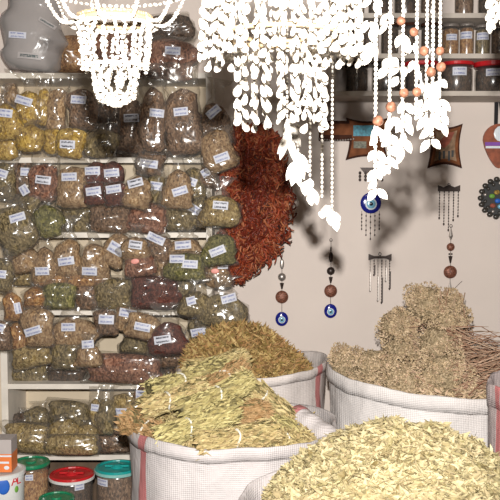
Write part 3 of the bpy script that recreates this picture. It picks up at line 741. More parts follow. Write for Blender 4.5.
# ------------------------------------------------------------------ shell lamps and strands
def shell(m, p, L, W, rot=None):
    """a small cockle: domed fan, pointed at the top"""
    vs = []; n = 8
    rot = rot or Euler((uni(-.5, .5), uni(-.5, .5), uni(0, 6.28))).to_matrix()
    prof = [(0, .0), (.35, .45), (.8, .75), (1, 1)]
    top = Vector((0, 0, L*.5)); vs.append(top)
    for (zz, ww) in ((.3, .6), (.65, 1.0), (.9, .75)):
        for i in range(n):
            a = 2*math.pi*i/n; vs.append(Vector((math.cos(a)*W*.5*ww, math.sin(a)*W*.26*ww, L*(.5-zz))))
    vs.append(Vector((0, 0, -L*.5)))
    vs = [Vector(p)+rot @ v for v in vs]; fs = [(0, 1+i, 1+(i+1) % n) for i in range(n)]
    for j in range(2):
        o = 1+j*n
        for i in range(n): fs.append((o+i, o+n+i, o+n+(i+1) % n, o+(i+1) % n))
    o = 1+2*n; fs += [(len(vs)-1, o+(i+1) % n, o+i) for i in range(n)]
    m.add(vs, fs)
def chips(m, pts, r):
    """a string of shell chips along a path"""
    for p in pts:
        m.ell(p, (r*uni(.8, 1.4), r*uni(.8, 1.3), r*uni(.6, .9)), Euler((uni(-.9, .9), uni(-.9, .9), uni(0, 6))).to_matrix(), n=6, m=4)
def along(a, b, n, sag=Vector((0, 0, 0))):
    a, b = Vector(a), Vector(b)
    return [a.lerp(b, i/(n-1)) + sag*math.sin(math.pi*i/(n-1)) for i in range(n)]
CEIL = 2.8
# left lamp
Yl = 1.22; O = at(115, 24, Yl)
e = empty('shell_lamp', O); tag(e, 'hanging lamp of white shell chip strings in front of the shelves at upper left', 'hanging lamp')
def pz(y): return at(115, y, Yl).z-O.z
def pr(p): return px2m(p, Yl)
tiers = [(18, 35), (24, 36), (64, 29), (67, 27), (96, 20)]
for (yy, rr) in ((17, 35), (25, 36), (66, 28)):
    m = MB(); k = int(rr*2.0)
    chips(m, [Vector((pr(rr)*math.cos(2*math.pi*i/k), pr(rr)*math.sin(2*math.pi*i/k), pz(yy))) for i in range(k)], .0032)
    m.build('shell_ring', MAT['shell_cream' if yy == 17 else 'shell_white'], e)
m = MB()
for (yy, rr) in ((21, 35),):
    m.tube([Vector((pr(rr)*math.cos(2*math.pi*i/40), pr(rr)*math.sin(2*math.pi*i/40), pz(yy))) for i in range(40)], .004, close=True)
m.build('wire_ring', MAT['shell_cream'], e, smooth=True)
for i in range(22):
    a = 2*math.pi*i/22; ca, sa = math.cos(a), math.sin(a); m = MB()
    yb = uni(66, 74)
    chips(m, [q+Vector((uni(-1, 1), uni(-1, 1), uni(-1, 1)))*.0016 for q in along((pr(35)*ca, pr(35)*sa, pz(27)), (pr(31)*ca, pr(31)*sa, pz(yb)), 17, Vector((-sa, ca, 0))*uni(-.008, .008))], .0029); m.build('shell_string', MAT['shell_white'], e)
for i in range(18):
    a = 2*math.pi*(i+.5)/18; ca, sa = math.cos(a), math.sin(a); m = MB()
    chips(m, [q+Vector((uni(-1, 1), uni(-1, 1), uni(-1, 1)))*.0016 for q in along((pr(23)*ca, pr(23)*sa, pz(67)), (pr(18)*ca, pr(18)*sa, pz(98)), 13, Vector((-sa, ca, 0))*uni(-.007, .007))+along((pr(17)*ca, pr(17)*sa, pz(99)), (pr(3)*ca, pr(3)*sa, pz(105)), 5)], .0029)
    m.build('shell_string', MAT['shell_white'], e)
for i in range(10):
    a = 2*math.pi*(i+.3)/10; ca, sa = math.cos(a), math.sin(a); m = MB()
    chips(m, along((pr(35)*ca, pr(35)*sa, pz(20)), (pr(70)*ca, pr(70)*sa, pz(-8)), 20, Vector((0, 0, -.022))), .003); m.build('shell_swag', MAT['shell_white'], e)
m = MB(); k = 70; chips(m, [Vector((pr(70)*math.cos(2*math.pi*i/k), pr(70)*math.sin(2*math.pi*i/k), pz(-9))) for i in range(k)], .003); m.build('shell_ring', MAT['shell_white'], e)
m = MB()
for i in range(3):
    a = 2.09*i; m.tube([(pr(70)*math.cos(a), pr(70)*math.sin(a), pz(-9)), (0, 0, pz(-110))], .001, n=4)
m.tube([(0, 0, pz(-110)), (0, 0, CEIL-O.z)], .001, n=4); m.build('hanging_cord', MAT['cord'], e)
# big middle lamp
Ym = 1.10; O = at(281, 20, Ym)
e = empty('shell_lamp', O); tag(e, 'large hanging lamp of thick white shell tiers at the top centre', 'hanging lamp')
def pz(y): return at(281, y, Ym).z-O.z
def pr(p): return px2m(p, Ym)
def shellstring(r0, y0, r1, y1, a, n, L, W, name='shell_string', par=e, mat='shell_white'):
    ca, sa = math.cos(a), math.sin(a); m = MB()
    for p in along((pr(r0)*ca, pr(r0)*sa, pz(y0)), (pr(r1)*ca, pr(r1)*sa, pz(y1)), n): shell(m, p, L*uni(.85, 1.2), W*uni(.85, 1.2))
    m.build(name, MAT[mat], par, smooth=True)
for i in range(30): a = 2*math.pi*i/30; shellstring(72, -40, 80, uni(48, 62), a, 9, .0155, .011)
for i in range(22): a = 2*math.pi*(i+.5)/22; shellstring(58, -30, 66, uni(52, 64), a, 8, .015, .011)
for i in range(20): a = 2*math.pi*i/20; shellstring(44, 34, 44, uni(114, 126), a, 7, .0165, .0105)
for i in range(10): a = 2*math.pi*(i+.4)/10; shellstring(26, 44, 28, uni(100, 112), a, 6, .0165, .0105)
for yy, rr in ((-40, 72), (36, 60), (33, 45)):
    m = MB(); m.tube([Vector((pr(rr)*math.cos(2*math.pi*i/48), pr(rr)*math.sin(2*math.pi*i/48), pz(yy))) for i in range(48)], .003, close=True); m.build('wire_ring', MAT['shell_cream'], e, smooth=True)
m = MB()
for i in range(3): m.tube([(pr(72)*math.cos(2.09*i), pr(72)*math.sin(2.09*i), pz(-40)), (0, 0, pz(-140))], .001, n=4)
for i in range(4): m.tube([(pr(45)*math.cos(1.57*i), pr(45)*math.sin(1.57*i), pz(33)), (pr(72)*math.cos(1.57*i), pr(72)*math.sin(1.57*i), pz(-40))], .001, n=4)
m.tube([(0, 0, pz(-140)), (0, 0, CEIL-O.z)], .001, n=4); m.build('hanging_cord', MAT['cord'], e)
# thin bead strings and the spiral tail under it
def leafshell(m, p, L, W, lean, yaw):
    """flat pointed shell slice, slightly cupped and with thickness"""
    rot = Matrix.Rotation(lean, 3, 'Y') @ Matrix.Rotation(yaw, 3, 'Z')
    out = [(0, 0), (.42, .25), (.5, .5), (.3, .8), (0, 1.0), (-.3, .8), (-.5, .5), (-.42, .25)]
    vs = [Vector((x*W, -.0012-.003*abs(x), -z*L)) for x, z in out]+[Vector((x*W, .0012-.003*abs(x), -z*L)) for x, z in out]
    vs = [Vector(p)+rot @ v for v in vs]; n = 8
    fs = [tuple(range(n)), tuple(range(2*n-1, n-1, -1))]+[(i, n+i, n+(i+1) % n, (i+1) % n) for i in range(n)]
    m.add(vs, fs)
tail = [(287, 118, 152), (289, 130, 168), (297, 150, 182), (300, 160, 190), (308, 178, 196), (312, 188, 206), (322, 205, 216), (330, 208, 226), (334, 212, 230)]
Yt = 1.45
tl_ = empty('shell_tail', at(300, 100, Yt)); tag(tl_, 'spiral tail of pointed white shells on bead strings below the big shell lamp', 'shell hanging')
T0 = at(300, 100, Yt)
for (x, ytop, yend) in [(287, 95, 135), (298, 95, 150), (310, 95, 175), (322, 95, 196), (332, 95, 215)]:
    m = MB(); top = at(x, ytop, Yt); top.z = at(300, 20, Yt).z; bot = at(x, yend, Yt); n = int((top-bot).length/.0075)
    for q in along(top-T0, bot-T0, n): m.ell(q, (.0028, .0028, .0036), n=6, m=4)
    m.build('bead_string', MAT['shell_white'], tl_, smooth=True)
m = MB()
top = at(300, 20, Yt)-T0; m.tube([at(284, 20, Yt)-T0, at(334, 20, Yt)-T0], .002, n=5)
m.tube([top, Vector((top.x, 0, CEIL-T0.z))], .001, n=4); m.build('hanging_cord', MAT['cord'], tl_)
for (x, ya, yb) in tail:
    for k in range(3):
        m = MB(); q = at(x+uni(-4, 4), ya+k*2.5, Yt+uni(-.012, .012))-T0
        leafshell(m, q, px2m((yb-ya)*uni(.7, .85), Yt), px2m(9, Yt), uni(-.5, .5), uni(-.7, .7)); m.build('pointed_shell', MAT['shell_white'], tl_)
# strands on the right
def strand(x, Y, items, bottom, label, r=.0026, step=.006):
    T = at(x, 0, Y); T.z = 2.35; e = empty('shell_strand', T)
    tag(e, label, 'shell strand', 'shell strands at upper right')
    b = at(x, bottom, Y)-T; m = MB(); n = max(3, int(b.length/step))
    for q in along((0, 0, .0), b, n): m.ell(q, (r, r, r*1.25), n=6, m=4)
    m.build('bead_string', MAT['shell_white'], e, smooth=True)
    m = MB(); m.tube([(0, 0, 0), (0, 0, CEIL-T.z)], .0008, n=4); m.build('hanging_cord', MAT['cord'], e)
    for it in items:
        if it[0] == 'c':
            m = MB(); m.ell(at(it[1], it[2], Y-.006)-T, (px2m(it[3], Y),)*3, n=12, m=8); m.build('copper_ball', MAT['shell_copper'], e, smooth=True)
        elif it[0] == 'l':
            _, lx, y0, y1, wd = it; m = MB(); k = 0; y = y0
            while y < y1-8:
                for sgn in ((-1, 1) if k % 2 == 0 else (random.choice((-1, 1)),)):
                    leafshell(m, at(lx+sgn*uni(0, 2), y+uni(-2, 2), Y+uni(-.008, .008))-T, px2m(uni(11, 16), Y), px2m(wd*.6, Y), -sgn*uni(.25, .75), uni(-.6, .6))
                y += 9; k += 1
            m.build('shell_cluster', MAT['shell_white'], e)
strand(375, 1.08, [('l', 372, -4, 20, 12), ('l', 368, 22, 44, 13), ('l', 372, 44, 66, 13), ('c', 378, 121, 5.5), ('l', 378, 128, 150, 12), ('l', 377, 152, 198, 13)], 190, 'shell strand furthest left and lowest hanging at upper right')
strand(389, 1.09, [('l', 388, 12, 30, 9), ('l', 389, 58, 82, 15), ('c', 391, 107, 5.5), ('l', 391, 118, 160, 14), ('l', 388, 156, 182, 11)], 172, 'shell strand second from left, one copper ball above its long shell tail')
strand(402, 1.10, [('c', 401, 21, 4.5), ('l', 402, 34, 56, 12), ('l', 400, 66, 88, 14), ('c', 404, 93, 4.8), ('l', 405, 104, 166, 13)], 155, 'shell strand third from left, copper balls high and low')
strand(416, 1.12, [('c', 414, 32, 4.5), ('c', 417, 92, 4.8), ('l', 414, 60, 84, 10), ('l', 412, 44, 60, 8)], 118, 'shell strand fourth from left with thin bead end')
strand(426, 1.15, [('c', 424, 51, 4.8), ('l', 424, 82, 142, 12)], 130, 'left of the three close thin shell strands at the right')
strand(432, 1.13, [('c', 431, 72, 5), ('l', 431, 84, 150, 13)], 134, 'middle of the three close thin shell strands at the right')
strand(439, 1.15, [('c', 440, 51, 4.5), ('c', 441, 67, 5), ('l', 440, 80, 140, 12)], 128, 'right of the three close thin shell strands at the right')
# corner cluster top right
T = at(500, -30, 1.1); e = empty('shell_lamp', T); tag(e, 'part of a white shell lamp in the top right corner', 'hanging lamp')
for i in range(12):
    a = 2*math.pi*i/12; m = MB()
    for q in along((.02*math.cos(a), .02*math.sin(a), .05), (.012*math.cos(a), .012*math.sin(a), at(500, 22+6*math.cos(a*2), 1.1).z-T.z), 9): shell(m, q, .016, .011)
    m.build('shell_string', MAT['shell_white'], e, smooth=True)
m = MB(); m.tube([(.02*math.cos(2*math.pi*i/20), .02*math.sin(2*math.pi*i/20), .055) for i in range(20)], .002, close=True)
m.tube([(-.02, 0, .055), (0, 0, .1), (.02, 0, .055)], .001, n=4)
m.tube([(0, 0, .1), (0, 0, CEIL-T.z)], .001, n=4); m.build('hanging_cord', MAT['cord'], e)

# ------------------------------------------------------------------ right wall shelves with jars
RF = 3.27; rx0 = at(336, 90, RF).x; rx1 = rx0+1.35
we = empty('wall_shelf', (rx0, WY-.005, at(450, 91, RF).z)); tag(we, 'greyish wall shelf in three tiers holding jars, at the upper right', 'shelves')
rz = [at(450, y, RF).z for y in (91, 53.5, 13, -30)]
for z in rz:
    m = MB(); m.box(((rx1-rx0)/2, (RF-WY+.005)/2, z-rz[0]-.009), (rx1-rx0, WY-RF-.005, .018)); m.build('shelf_board', MAT['shelf_grey'], we)
for xx in (0.0, rx1-rx0):
    m = MB(); m.box((xx+(-.009 if xx == 0 else .009), (RF-WY+.005)/2, (rz[3]-rz[0])/2-.009), (.018, WY-RF-.005, rz[3]-rz[0]+.018)); m.build('side_board', MAT['shelf_grey'], we)
def jar(x0, x1, ytop, tier, Y, lidmat, cmat, label, lab=None, lidh=.25, group='jars on the wall shelf', z=None, fill=.88, rim=None):
    c = at((x0+x1)/2, 100, Y); r = px2m((x1-x0)/2, Y); z0 = rz[tier] if z is None else z; H = at((x0+x1)/2, ytop, Y).z-z0
    e = empty('spice_jar', (c.x, Y, z0+.0005)); tag(e, label, 'jar', group)
    lh = lidh*r*1.2
    m = MB(); m.lathe([(r*.88, 0), (r*.94, .005), (r*.97, H*.4), (r*.95, H-lh-.012), (r*.9, H-lh)], n=28); m.build('jar_body', MAT['jar_plastic'], e, smooth=True)
    m = MB(); m.lathe([(r*.82, .006), (r*.88, .012), (r*.9, H*.4), (r*.88, (H-lh)*fill), (r*.6, (H-lh)*fill+.008)], n=24); m.build('contents', MAT[cmat], e, smooth=True)
    m = MB(); m.lathe([(r*.98, H-lh), (r*1.02, H-lh+.003), (r*1.02, H-.006), (r*.97, H), (r*.85, H), (r*.83, H-.004), (r*.3, H-.004), (r*.25, H+.001)], n=32); m.build('lid', MAT[lidmat], e, smooth=False)
    if rim:
        m = MB(); m.lathe([(r*1.0, H-lh-.004), (r*1.045, H-lh-.003), (r*1.05, H-lh+.006), (r*1.0, H-lh+.008)], n=32); m.build('lid_rim', MAT[rim], e)
        m = MB(); m.box((0, 0, H+.002), (r*1.1, r*.16, .006)); m.ell((0, 0, H+.002), (r*.22, r*.22, .006), n=14, m=6); m.build('lid_handle', MAT[lidmat], e)
    if lab:
        lx, ly, lw, lh_ = lab; p = at(lx, ly, Y-r)-Vector((c.x, Y, z0)); a0 = math.asin(max(-.9, min(.9, p.x/r))); da = px2m(lw, Y)/r/2
        vs = []; uv = []; fs = []
        for q, rad in enumerate((r*1.0, r*.985)):
            for j in range(2):
                for i in range(7):
                    t = a0-da+2*da*i/6; vs.append(Vector((rad*math.sin(t), -rad*math.cos(t), p.z+(j-.5)*px2m(lh_, Y)))); uv.append((i/6, j))
        for i in range(6): fs.append((i, i+1, 8+i, 7+i)); fs.append((14+i+1, 14+i, 14+7+i, 14+8+i))
        m = MB(); m.add(vs, fs); m.build('label', MAT['label_paper'], e, uv=uv)
    return e
jar(441, 458, 25, 1, 3.36, 'silver_metal', 'c_orange', 'glass jar of brown spice, leftmost with a label on the middle tier', (452, 37, 11, 6))
jar(458.5, 473, 24.5, 1, 3.36, 'silver_metal', 'c_orange', 'glass jar of brown spice, second with a label on the middle tier', (466, 35, 13, 7))
jar(474, 489, 26, 1, 3.36, 'silver_metal', 'c_olive', 'paler glass jar with a wide label, third on the middle tier', (483, 36, 13, 7))
jar(490, 506, 27, 1, 3.36, 'silver_metal', 'c_brown', 'glass jar at the right edge of the middle tier', None)
jar(440, 472.5, 58, 0, 3.39, 'red_plastic', 'c_dark brown', 'wide red-lidded tub of dark spice with a label, right of the shell strands', (460, 71, 14, 8), lidh=.42)
jar(474, 512, 58, 0, 3.39, 'red_plastic', 'c_dark brown', 'wide red-lidded tub of dark spice at the right edge of the lower tier', (494, 72, 15, 7), lidh=.42)
jar(404, 438, 58, 0, 3.39, 'red_plastic', 'c_dark brown', 'wide red-lidded tub of dark spice behind the shell strands', None, lidh=.42)
jar(345, 368, 60, 0, 3.39, 'plaque_edge', 'c_dark brown', 'dark brown lidded jar at the left end of the lower tier', None, lidh=.5)
jar(371, 401, 56, 0, 3.39, 'plaque_edge', 'c_dark brown', 'wide dark jar left of the red-lidded tubs on the lower tier', None, lidh=.4)
for k, (a, b) in enumerate([(341, 358), (360, 378), (380, 398), (400, 418), (420, 438)]):
    jar(a, b, 24, 1, 3.38, 'plaque_edge', 'c_dark brown', 'dark jar behind the shell strands, %s from left on the middle tier' % ORD[k])
for k, (a, b, c_) in enumerate([(342, 364, 'c_brown'), (367, 390, 'c_dark brown'), (393, 416, 'c_dark brown'), (419, 441, 'c_brown'), (453, 472, 'c_brown'), (476, 500, 'c_dark brown')]):
    jar(a, b, -16, 2, 3.38, 'plaque_edge', c_, 'jar on the top tier cut off by the frame, %s from left' % ORD[k])

# ------------------------------------------------------------------ wall ornaments
YW = WY-.012
def ornament(name, label, cat, px, py, group=None):
    T = at(px, py, YW); e = empty(name, T); tag(e, label, cat, group); return e, T
def hook(e, z=0.0, loop=.006):
    m = MB(); m.tube([(loop*math.cos(t), 0, z+loop*math.sin(t)) for t in [2*math.pi*i/12 for i in range(12)]], .0012, n=5, close=True)
    m.tube([(0, .012, z+loop*1.1), (0, 0, z+loop)], .0013, n=5); m.build('hook', MAT['dark_metal'], e)
def eye(e, c, rx_, rz_, par=None):
    m = MB(); m.ell(c, (rx_, .007, rz_), n=20, m=12); o = m.build('glass_eye', MAT['eye_blue'], e, smooth=True)
    for k, (s, mt) in enumerate(((.58, 'eye_white'), (.45, 'eye_pale'), (.2, 'eye_black'))):
        m = MB(); m.ell((c[0], c[1]-.005-k*.0016, c[2]-rz_*.08), (rx_*s, .0035, rx_*s), n=16, m=8)
        m.build(('white_ring', 'pale_iris', 'pupil')[k], MAT[mt], o, smooth=True)
for (x, ys, lb) in ((282, (246, 262, 276, 283, 297, 319), 'evil eye hanging with a blue glass eye, nearest the chilli bunch'), (331, (240, 255, 270, 277, 291, 311), 'evil eye hanging with a blue glass eye, right one of the pair')):
    e, T = ornament('evil_eye_hanging', lb, 'amulet', x, ys[0], 'evil eye hangings on the wall')
    g = lambda y: at(x, y, YW).z-T.z
    hook(e)
    m = MB(); m.tube([(0, 0, 0), (0, 0, g(ys[5]))], .0011, n=5); m.build('wire', MAT['dark_metal'], e)
    m = MB(); m.ell((0, 0, g(ys[0]+9)), (.004, .004, .011), n=8); m.ell((0, 0, g(ys[1]+2)), (.009, .004, .022), n=10, m=8); m.build('metal_drop', MAT['silver_metal' if x == 282 else 'dark_metal'], e, smooth=True)
    m = MB(); m.ell((0, 0, g(ys[2]+1)), (.017, .012, .017), n=14, m=8); m.build('round_bead', MAT['silver_metal' if x == 282 else 'dark_metal'], e, smooth=True)
    m = MB(); m.lathe([(.009, g(ys[3])), (.003, g(ys[3]+6))], n=10); m.build('cone_bead', MAT['dark_metal'], e)
    m = MB(); m.ell((0, 0, g(ys[4])), (.027, .014, .027), n=20, m=12); m.build('copper_ball', MAT['copper_bead'], e, smooth=True)
    eye(e, (0, 0, g(ys[5])), .027, .03)
# chain of copper balls below the zigzag chime
e, T = ornament('bead_hanging', 'dark hanging with two copper balls, above the flower pile', 'amulet', 451, 226)
g = lambda y: at(451, y, YW).z-T.z
hook(e); m = MB(); m.tube([(0, 0, 0), (0, 0, g(295))], .0011, n=5); m.build('wire', MAT['dark_metal'], e)
m = MB(); m.lathe([(.002, g(228)), (.009, g(236)), (.002, g(240))], n=8); m.build('metal_drop', MAT['silver_metal'], e)
m = MB(); m.ell((0, 0, g(247)), (.017, .013, .017), n=14, m=8); m.build('round_bead', MAT['copper_bead'], e, smooth=True)
m = MB(); m.lathe([(.009, g(256)), (.003, g(263))], n=10); m.ell((-.005, 0, g(254)), (.004,)*3, n=8); m.ell((.005, 0, g(254)), (.004,)*3, n=8); m.build('cone_bead', MAT['dark_metal'], e)
m = MB(); m.ell((0, 0, g(272)), (.028, .015, .027), n=20, m=12); m.build('copper_ball', MAT['copper_bead'], e, smooth=True)
m = MB(); m.lathe([(.008, g(289)), (.002, g(281))], n=8); m.build('metal_drop', MAT['silver_metal'], e)
m = MB(); m.tube([(.004, 0, g(292)), (.05, 0, g(281))], .001, n=4); m.build('wire', MAT['dark_metal'], e)
def chime(px, py, w, n, lens, label, zig=False, silver=False):
    e, T = ornament('wind_chime', label, 'wind chime', px, py); hw = px2m(w, YW)/2; hook(e, .012)
    m = MB()
    if zig: out = [(-hw, .012), (-hw*.5, .003), (0, .013), (hw*.5, .003), (hw, .012), (hw, -.014), (-hw, -.014)]
    else: out = [(-hw, .013), (-hw*.5, .004), (0, .004), (hw*.5, .004), (hw, .013), (hw, -.016), (hw*.5, -.006), (0, -.006), (-hw*.5, -.006), (-hw, -.013)]
    m.prism(out, -.004, .004); m.build('bar', MAT['dark_metal'], e)
    for i in range(n):
        x = -hw*.85+2*hw*.85*i/(n-1); L = px2m(lens[i], YW); m = MB()
        m.tube([(x, -.001, -.008), (x, -.001, -L)], .0008, n=4); k = max(3, int(L/.012))
        for j in range(k): m.ell((x, -.001, -.016-(L-.016)*j/(k-1)), (.0028, .0028, uni(.003, .006)), n=6, m=4)
        if silver: m.tube([(x+.003, 0, -L*.45), (x+.003, 0, -L*1.0)], .003, n=6)
        m.ell((x, 0, -L), (.004, .003, .006), n=6, m=4)
        m.build('bead_strand', MAT['silver_metal' if silver and i % 2 == 0 else 'dark_metal'], e)
chime(449, 188, 22, 5, [30, 36, 42, 32, 28], 'zigzag topped wind chime with five bead strands below the picture plaque', zig=True)
chime(380, 257, 23, 6, [34, 18, 44, 46, 24, 32], 'bow-tie topped wind chime with silvery rods above the flower sack', silver=True)
e, T = ornament('evil_eye_chime', 'large blue glass eye chime with bead strands, below the brown plaque', 'amulet', 371, 170)
g = lambda y: at(371, y, YW).z-T.z
hook(e); m = MB(); m.tube([(0, 0, 0), (0, 0, g(200))], .0011, n=5); m.build('wire', MAT['dark_metal'], e)
m = MB(); hw = px2m(11, YW); m.prism([(-hw, .01), (hw, .01), (hw*.6, -.012), (-hw*.6, -.012)], -.004, .004); m.build('bar', MAT['dark_metal'], e)
for i in range(5):
    m = MB(); x = -hw+hw*2*i/4; z0 = -.012
    for j in range(3): m.ell((x, -.002, z0-.014*j), (.006, .004, .007), n=8)
    m.build('bead_strand', MAT['dark_metal'], e, smooth=True)
eye(e, (0, -.006, g(203)), px2m(10.5, YW), px2m(10.5, YW))
for i in range(5):
    m = MB(); x = -hw*.8+hw*1.6*i/4; z0 = g(211); L = px2m((18, 24, 28, 24, 18)[i], YW); m.tube([(x, 0, z0), (x, 0, z0-L)], .0008, n=4)
    for j in range(5): m.ell((x, 0, z0-L*(j+1)/5), (.003, .003, .005), n=6, m=4)
    m.build('bead_strand', MAT['dark_metal'], e)
def curved(w, h, k=.09):
    """outline of a hide shape: pinched sides, flared corners"""
    pts = []; n = 8
    cs = [(-w, h), (w, h), (w, -h), (-w, -h)]
    for a, b in zip(cs, cs[1:]+cs[:1]):
        for i in range(n):
            t = i/n; x = a[0]+(b[0]-a[0])*t; z = a[1]+(b[1]-a[1])*t; s = math.sin(math.pi*t)*k*2
            if a[1] == b[1]: z -= math.copysign(h*s, a[1])
            else: x -= math.copysign(w*s, a[0])
            pts.append((x, z))
    return pts
def plaque(px, py, w, h, label):
    e, T = ornament('wall_plaque', label, 'plaque', px, py); W, H = px2m(w, YW)/2, px2m(h, YW)/2
    m = MB(); m.prism(curved(W, H), -.006, .008); m.build('plaque_border', MAT['plaque_edge'], e)
    m = MB(); m.prism(curved(W*.88, H*.88), -.010, -.005); m.build('plaque_board', MAT['plaque_wood'], e)
    return e, T, W, H
e, T, W, H = plaque(367, 139, 42, 42, 'brown wooden plaque with a teal panel, behind the shell strands')
m = MB(); m.box((-.01, -.011, H*.38), (W*1.1, .003, H*.5)); m.build('teal_panel', MAT['teal_mark'], e)
m = MB(); m.box((-.03, -.011, -H*.28), (W*.6, .003, H*.32)); m.build('grey_panel', MAT['grey_mark'], e)
e, T, W, H = plaque(445, 146, 34, 44, 'brown plaque with a reddish street picture, right of the shell strands')
m = MB(); m.prism([(x, z) for x, z in curved(W*.66, H*.7)], -.013, -.009); m.build('picture', MAT['picture_tan'], e)
m = MB(); m.prism([(-W*.5, H*.1), (W*.1, H*.6), (W*.5, H*.62), (W*.2, H*.1), (-W*.1, -.01)], -.015, -.012); m.build('picture_roof', MAT['picture_pink'], e)
m = MB()
for x_, z_, h_ in ((-.35, -.45, .4), (-.1, -.4, .35), (.2, -.45, .45), (.4, -.35, .3)): m.box((W*x_, -.0135, H*z_), (W*.13, .003, H*h_))
m.build('picture_figures', MAT['ink_dark'], e)
e, T = ornament('key_rack', 'narrow dark wooden rack with a bead chain, left of the brown plaque', 'rack', 336, 131)
W = px2m(34, YW)/2; H = px2m(20, YW)/2
m = MB(); m.box((0, 0, 0), (2*W, .016, 2*H)); m.build('back_board', MAT['plaque_edge'], e)
m = MB(); m.box((0, -.01, .006), (2*W*.94, .006, H*1.1)); m.build('front_board', MAT['plaque_wood'], e)
m = MB()
for i in range(14): m.ell((-W+2*W*i/13, -.014, -H*.8-.006*math.sin(i*math.pi/13)), (.005, .004, .004), n=6, m=4)
m.build('bead_chain', MAT['silver_metal'], e, smooth=True)
# teardrop amulet
e, T = ornament('teardrop_amulet', 'terracotta teardrop amulet with a purple band on a black ribbon at right edge', 'amulet', 499, 140)
def tear(s, k=24):
    out = []
    for i in range(k):
        a = 2*math.pi*i/k; r = 1.0
        x = math.sin(a)*s*(1-.42*max(0, -math.cos(a))**1.3 if True else 1); z = math.cos(a)*s*(1.0 if math.cos(a) > 0 else 1.75); out.append((x, z))
    return out
s = px2m(16, YW)
m = MB(); m.prism(tear(s), -.008, .006); m.build('pendant', MAT['terracotta'], e)
m = MB(); m.ell((0.008, -.009, s*.38), (s*.5, .003, s*.5), n=20, m=6); m.build('white_disc', MAT['eye_white'], e, smooth=True)
m = MB(); m.box((0, -.009, -s*.25), (s*1.8, .003, s*.22)); m.build('purple_band', MAT['purple'], e)
m = MB(); m.box((0, -.0095, -s*.45), (s*1.72, .002, s*.14)); m.build('white_band', MAT['eye_white'], e)
m = MB(); m.prism([(-.022, s*.9), (-.008, s*.9), (-.006, s*2.5), (-.022, s*2.6)], -.006, .0); m.prism([(.008, s*.9), (.02, s*.9), (.01, s*2.5), (-.006, s*2.5)], -.008, -.002); m.build('ribbon', MAT['black_ribbon'], e)
# round wreath
e, T = ornament('wreath_frame', 'round wall ornament ringed with dark beads around a colourful middle', 'ornament', 499, 198)
Rr = px2m(19, YW)
m = MB(); m.lathe([(Rr*.95, 0), (Rr*.95, .01)], n=28); 
m.v = [Vector((v.x, -v.z+.006, v.y)) for v in m.v]; m.build('backing', MAT['ink_dark'], e)
for i in range(18):
    a = 2*math.pi*i/18; m = MB(); m.ell((0, 0, 0), (.013, .009, .011), n=10, m=6); m.build('bead', MAT['bead_dark'], e, smooth=True, loc=(Rr*math.cos(a), -.01, Rr*math.sin(a)))
for i in range(14):
    a = 2*math.pi*(i+.5)/14; m = MB(); m.ell((0, 0, 0), (.008, .006, .008), n=8, m=5); m.build('bead', MAT['silver_metal' if i % 3 == 0 else 'bead_dark'], e, smooth=True, loc=(Rr*.78*math.cos(a), -.011, Rr*.78*math.sin(a)))
for (x_, z_, mt) in ((-.15, .3, 'c_yellow'), (.25, .25, 'orange_card'), (-.1, -.15, 'ink_blue'), (.2, -.2, 'ink_green'), (-.35, -.4, 'picture_pink'), (.05, -.45, 'eye_pale'), (-.4, .1, 'ink_green')):
    m = MB(); m.ell((Rr*x_, -.010, Rr*z_), (.013, .006, .010), n=10, m=6); m.build('enamel_flower', MAT[mt], e, smooth=True)

# ------------------------------------------------------------------ tubs at the bottom left
BZ = .22
be = empty('low_bench', (-.78, 3.06, 0)); tag(be, 'low wooden bench under the tubs at the bottom left', 'bench')
m = MB(); m.box((0, 0, BZ-.012), (.95, .34, .024)); m.build('bench_top', MAT['bench_wood'], be)
for sx in (-1, 1):
    for sy in (-1, 1):
        m = MB(); m.box((sx*.43, sy*.13, (BZ-.024)/2), (.04, .04, BZ-.024)); m.build('leg', MAT['bench_wood'], be)
G = 'plastic tubs on the low bench'
jar(44, 88.5, 473, 0, 3.08, 'red_plastic', 'c_dark brown', 'clear tub with a bright red lid at the bottom left', (79, 488, 10, 7), lidh=.16, group=G, z=BZ, fill=.9, rim='white_plastic')
jar(91, 135, 466, 0, 3.08, 'teal_plastic', 'c_brown', 'clear tub of brown spice with a teal lid beside the front sack', (101, 484, 14, 7), lidh=.16, group=G, z=BZ, fill=.93, rim='teal_pale')
jar(6, 43, 461, 0, 3.07, 'green_plastic', 'c_orange', 'clear tub of orange-brown spice with a green lid behind the printed bucket', (29, 478, 8, 6), lidh=.18, group=G, z=BZ, fill=.93)
# lid knobs / rims
fr = struct
z2 = at(50, 496, 2.86).z
jar(32, 68, 497, 0, 2.86, 'green_plastic', 'c_brown', 'low tub with a dark green lid at the very bottom edge', None, lidh=.2, group=G, z=.12)
# stool that carries the nearer things
st = empty('low_stool', (at(20, 490, 2.82).x+.03, 2.80, 0)); tag(st, 'low wooden stool below the frame carrying the bucket and green-lidded tub', 'stool')
m = MB(); m.box((0, 0, .105), (.5, .2, .03)); m.build('seat', MAT['bench_wood'], st)
for sx in (-1, 1):
    for sy in (-1, 1):
        m = MB(); m.box((sx*.2, sy*.07, .045), (.03, .03, .09)); m.build('leg', MAT['bench_wood'], st)
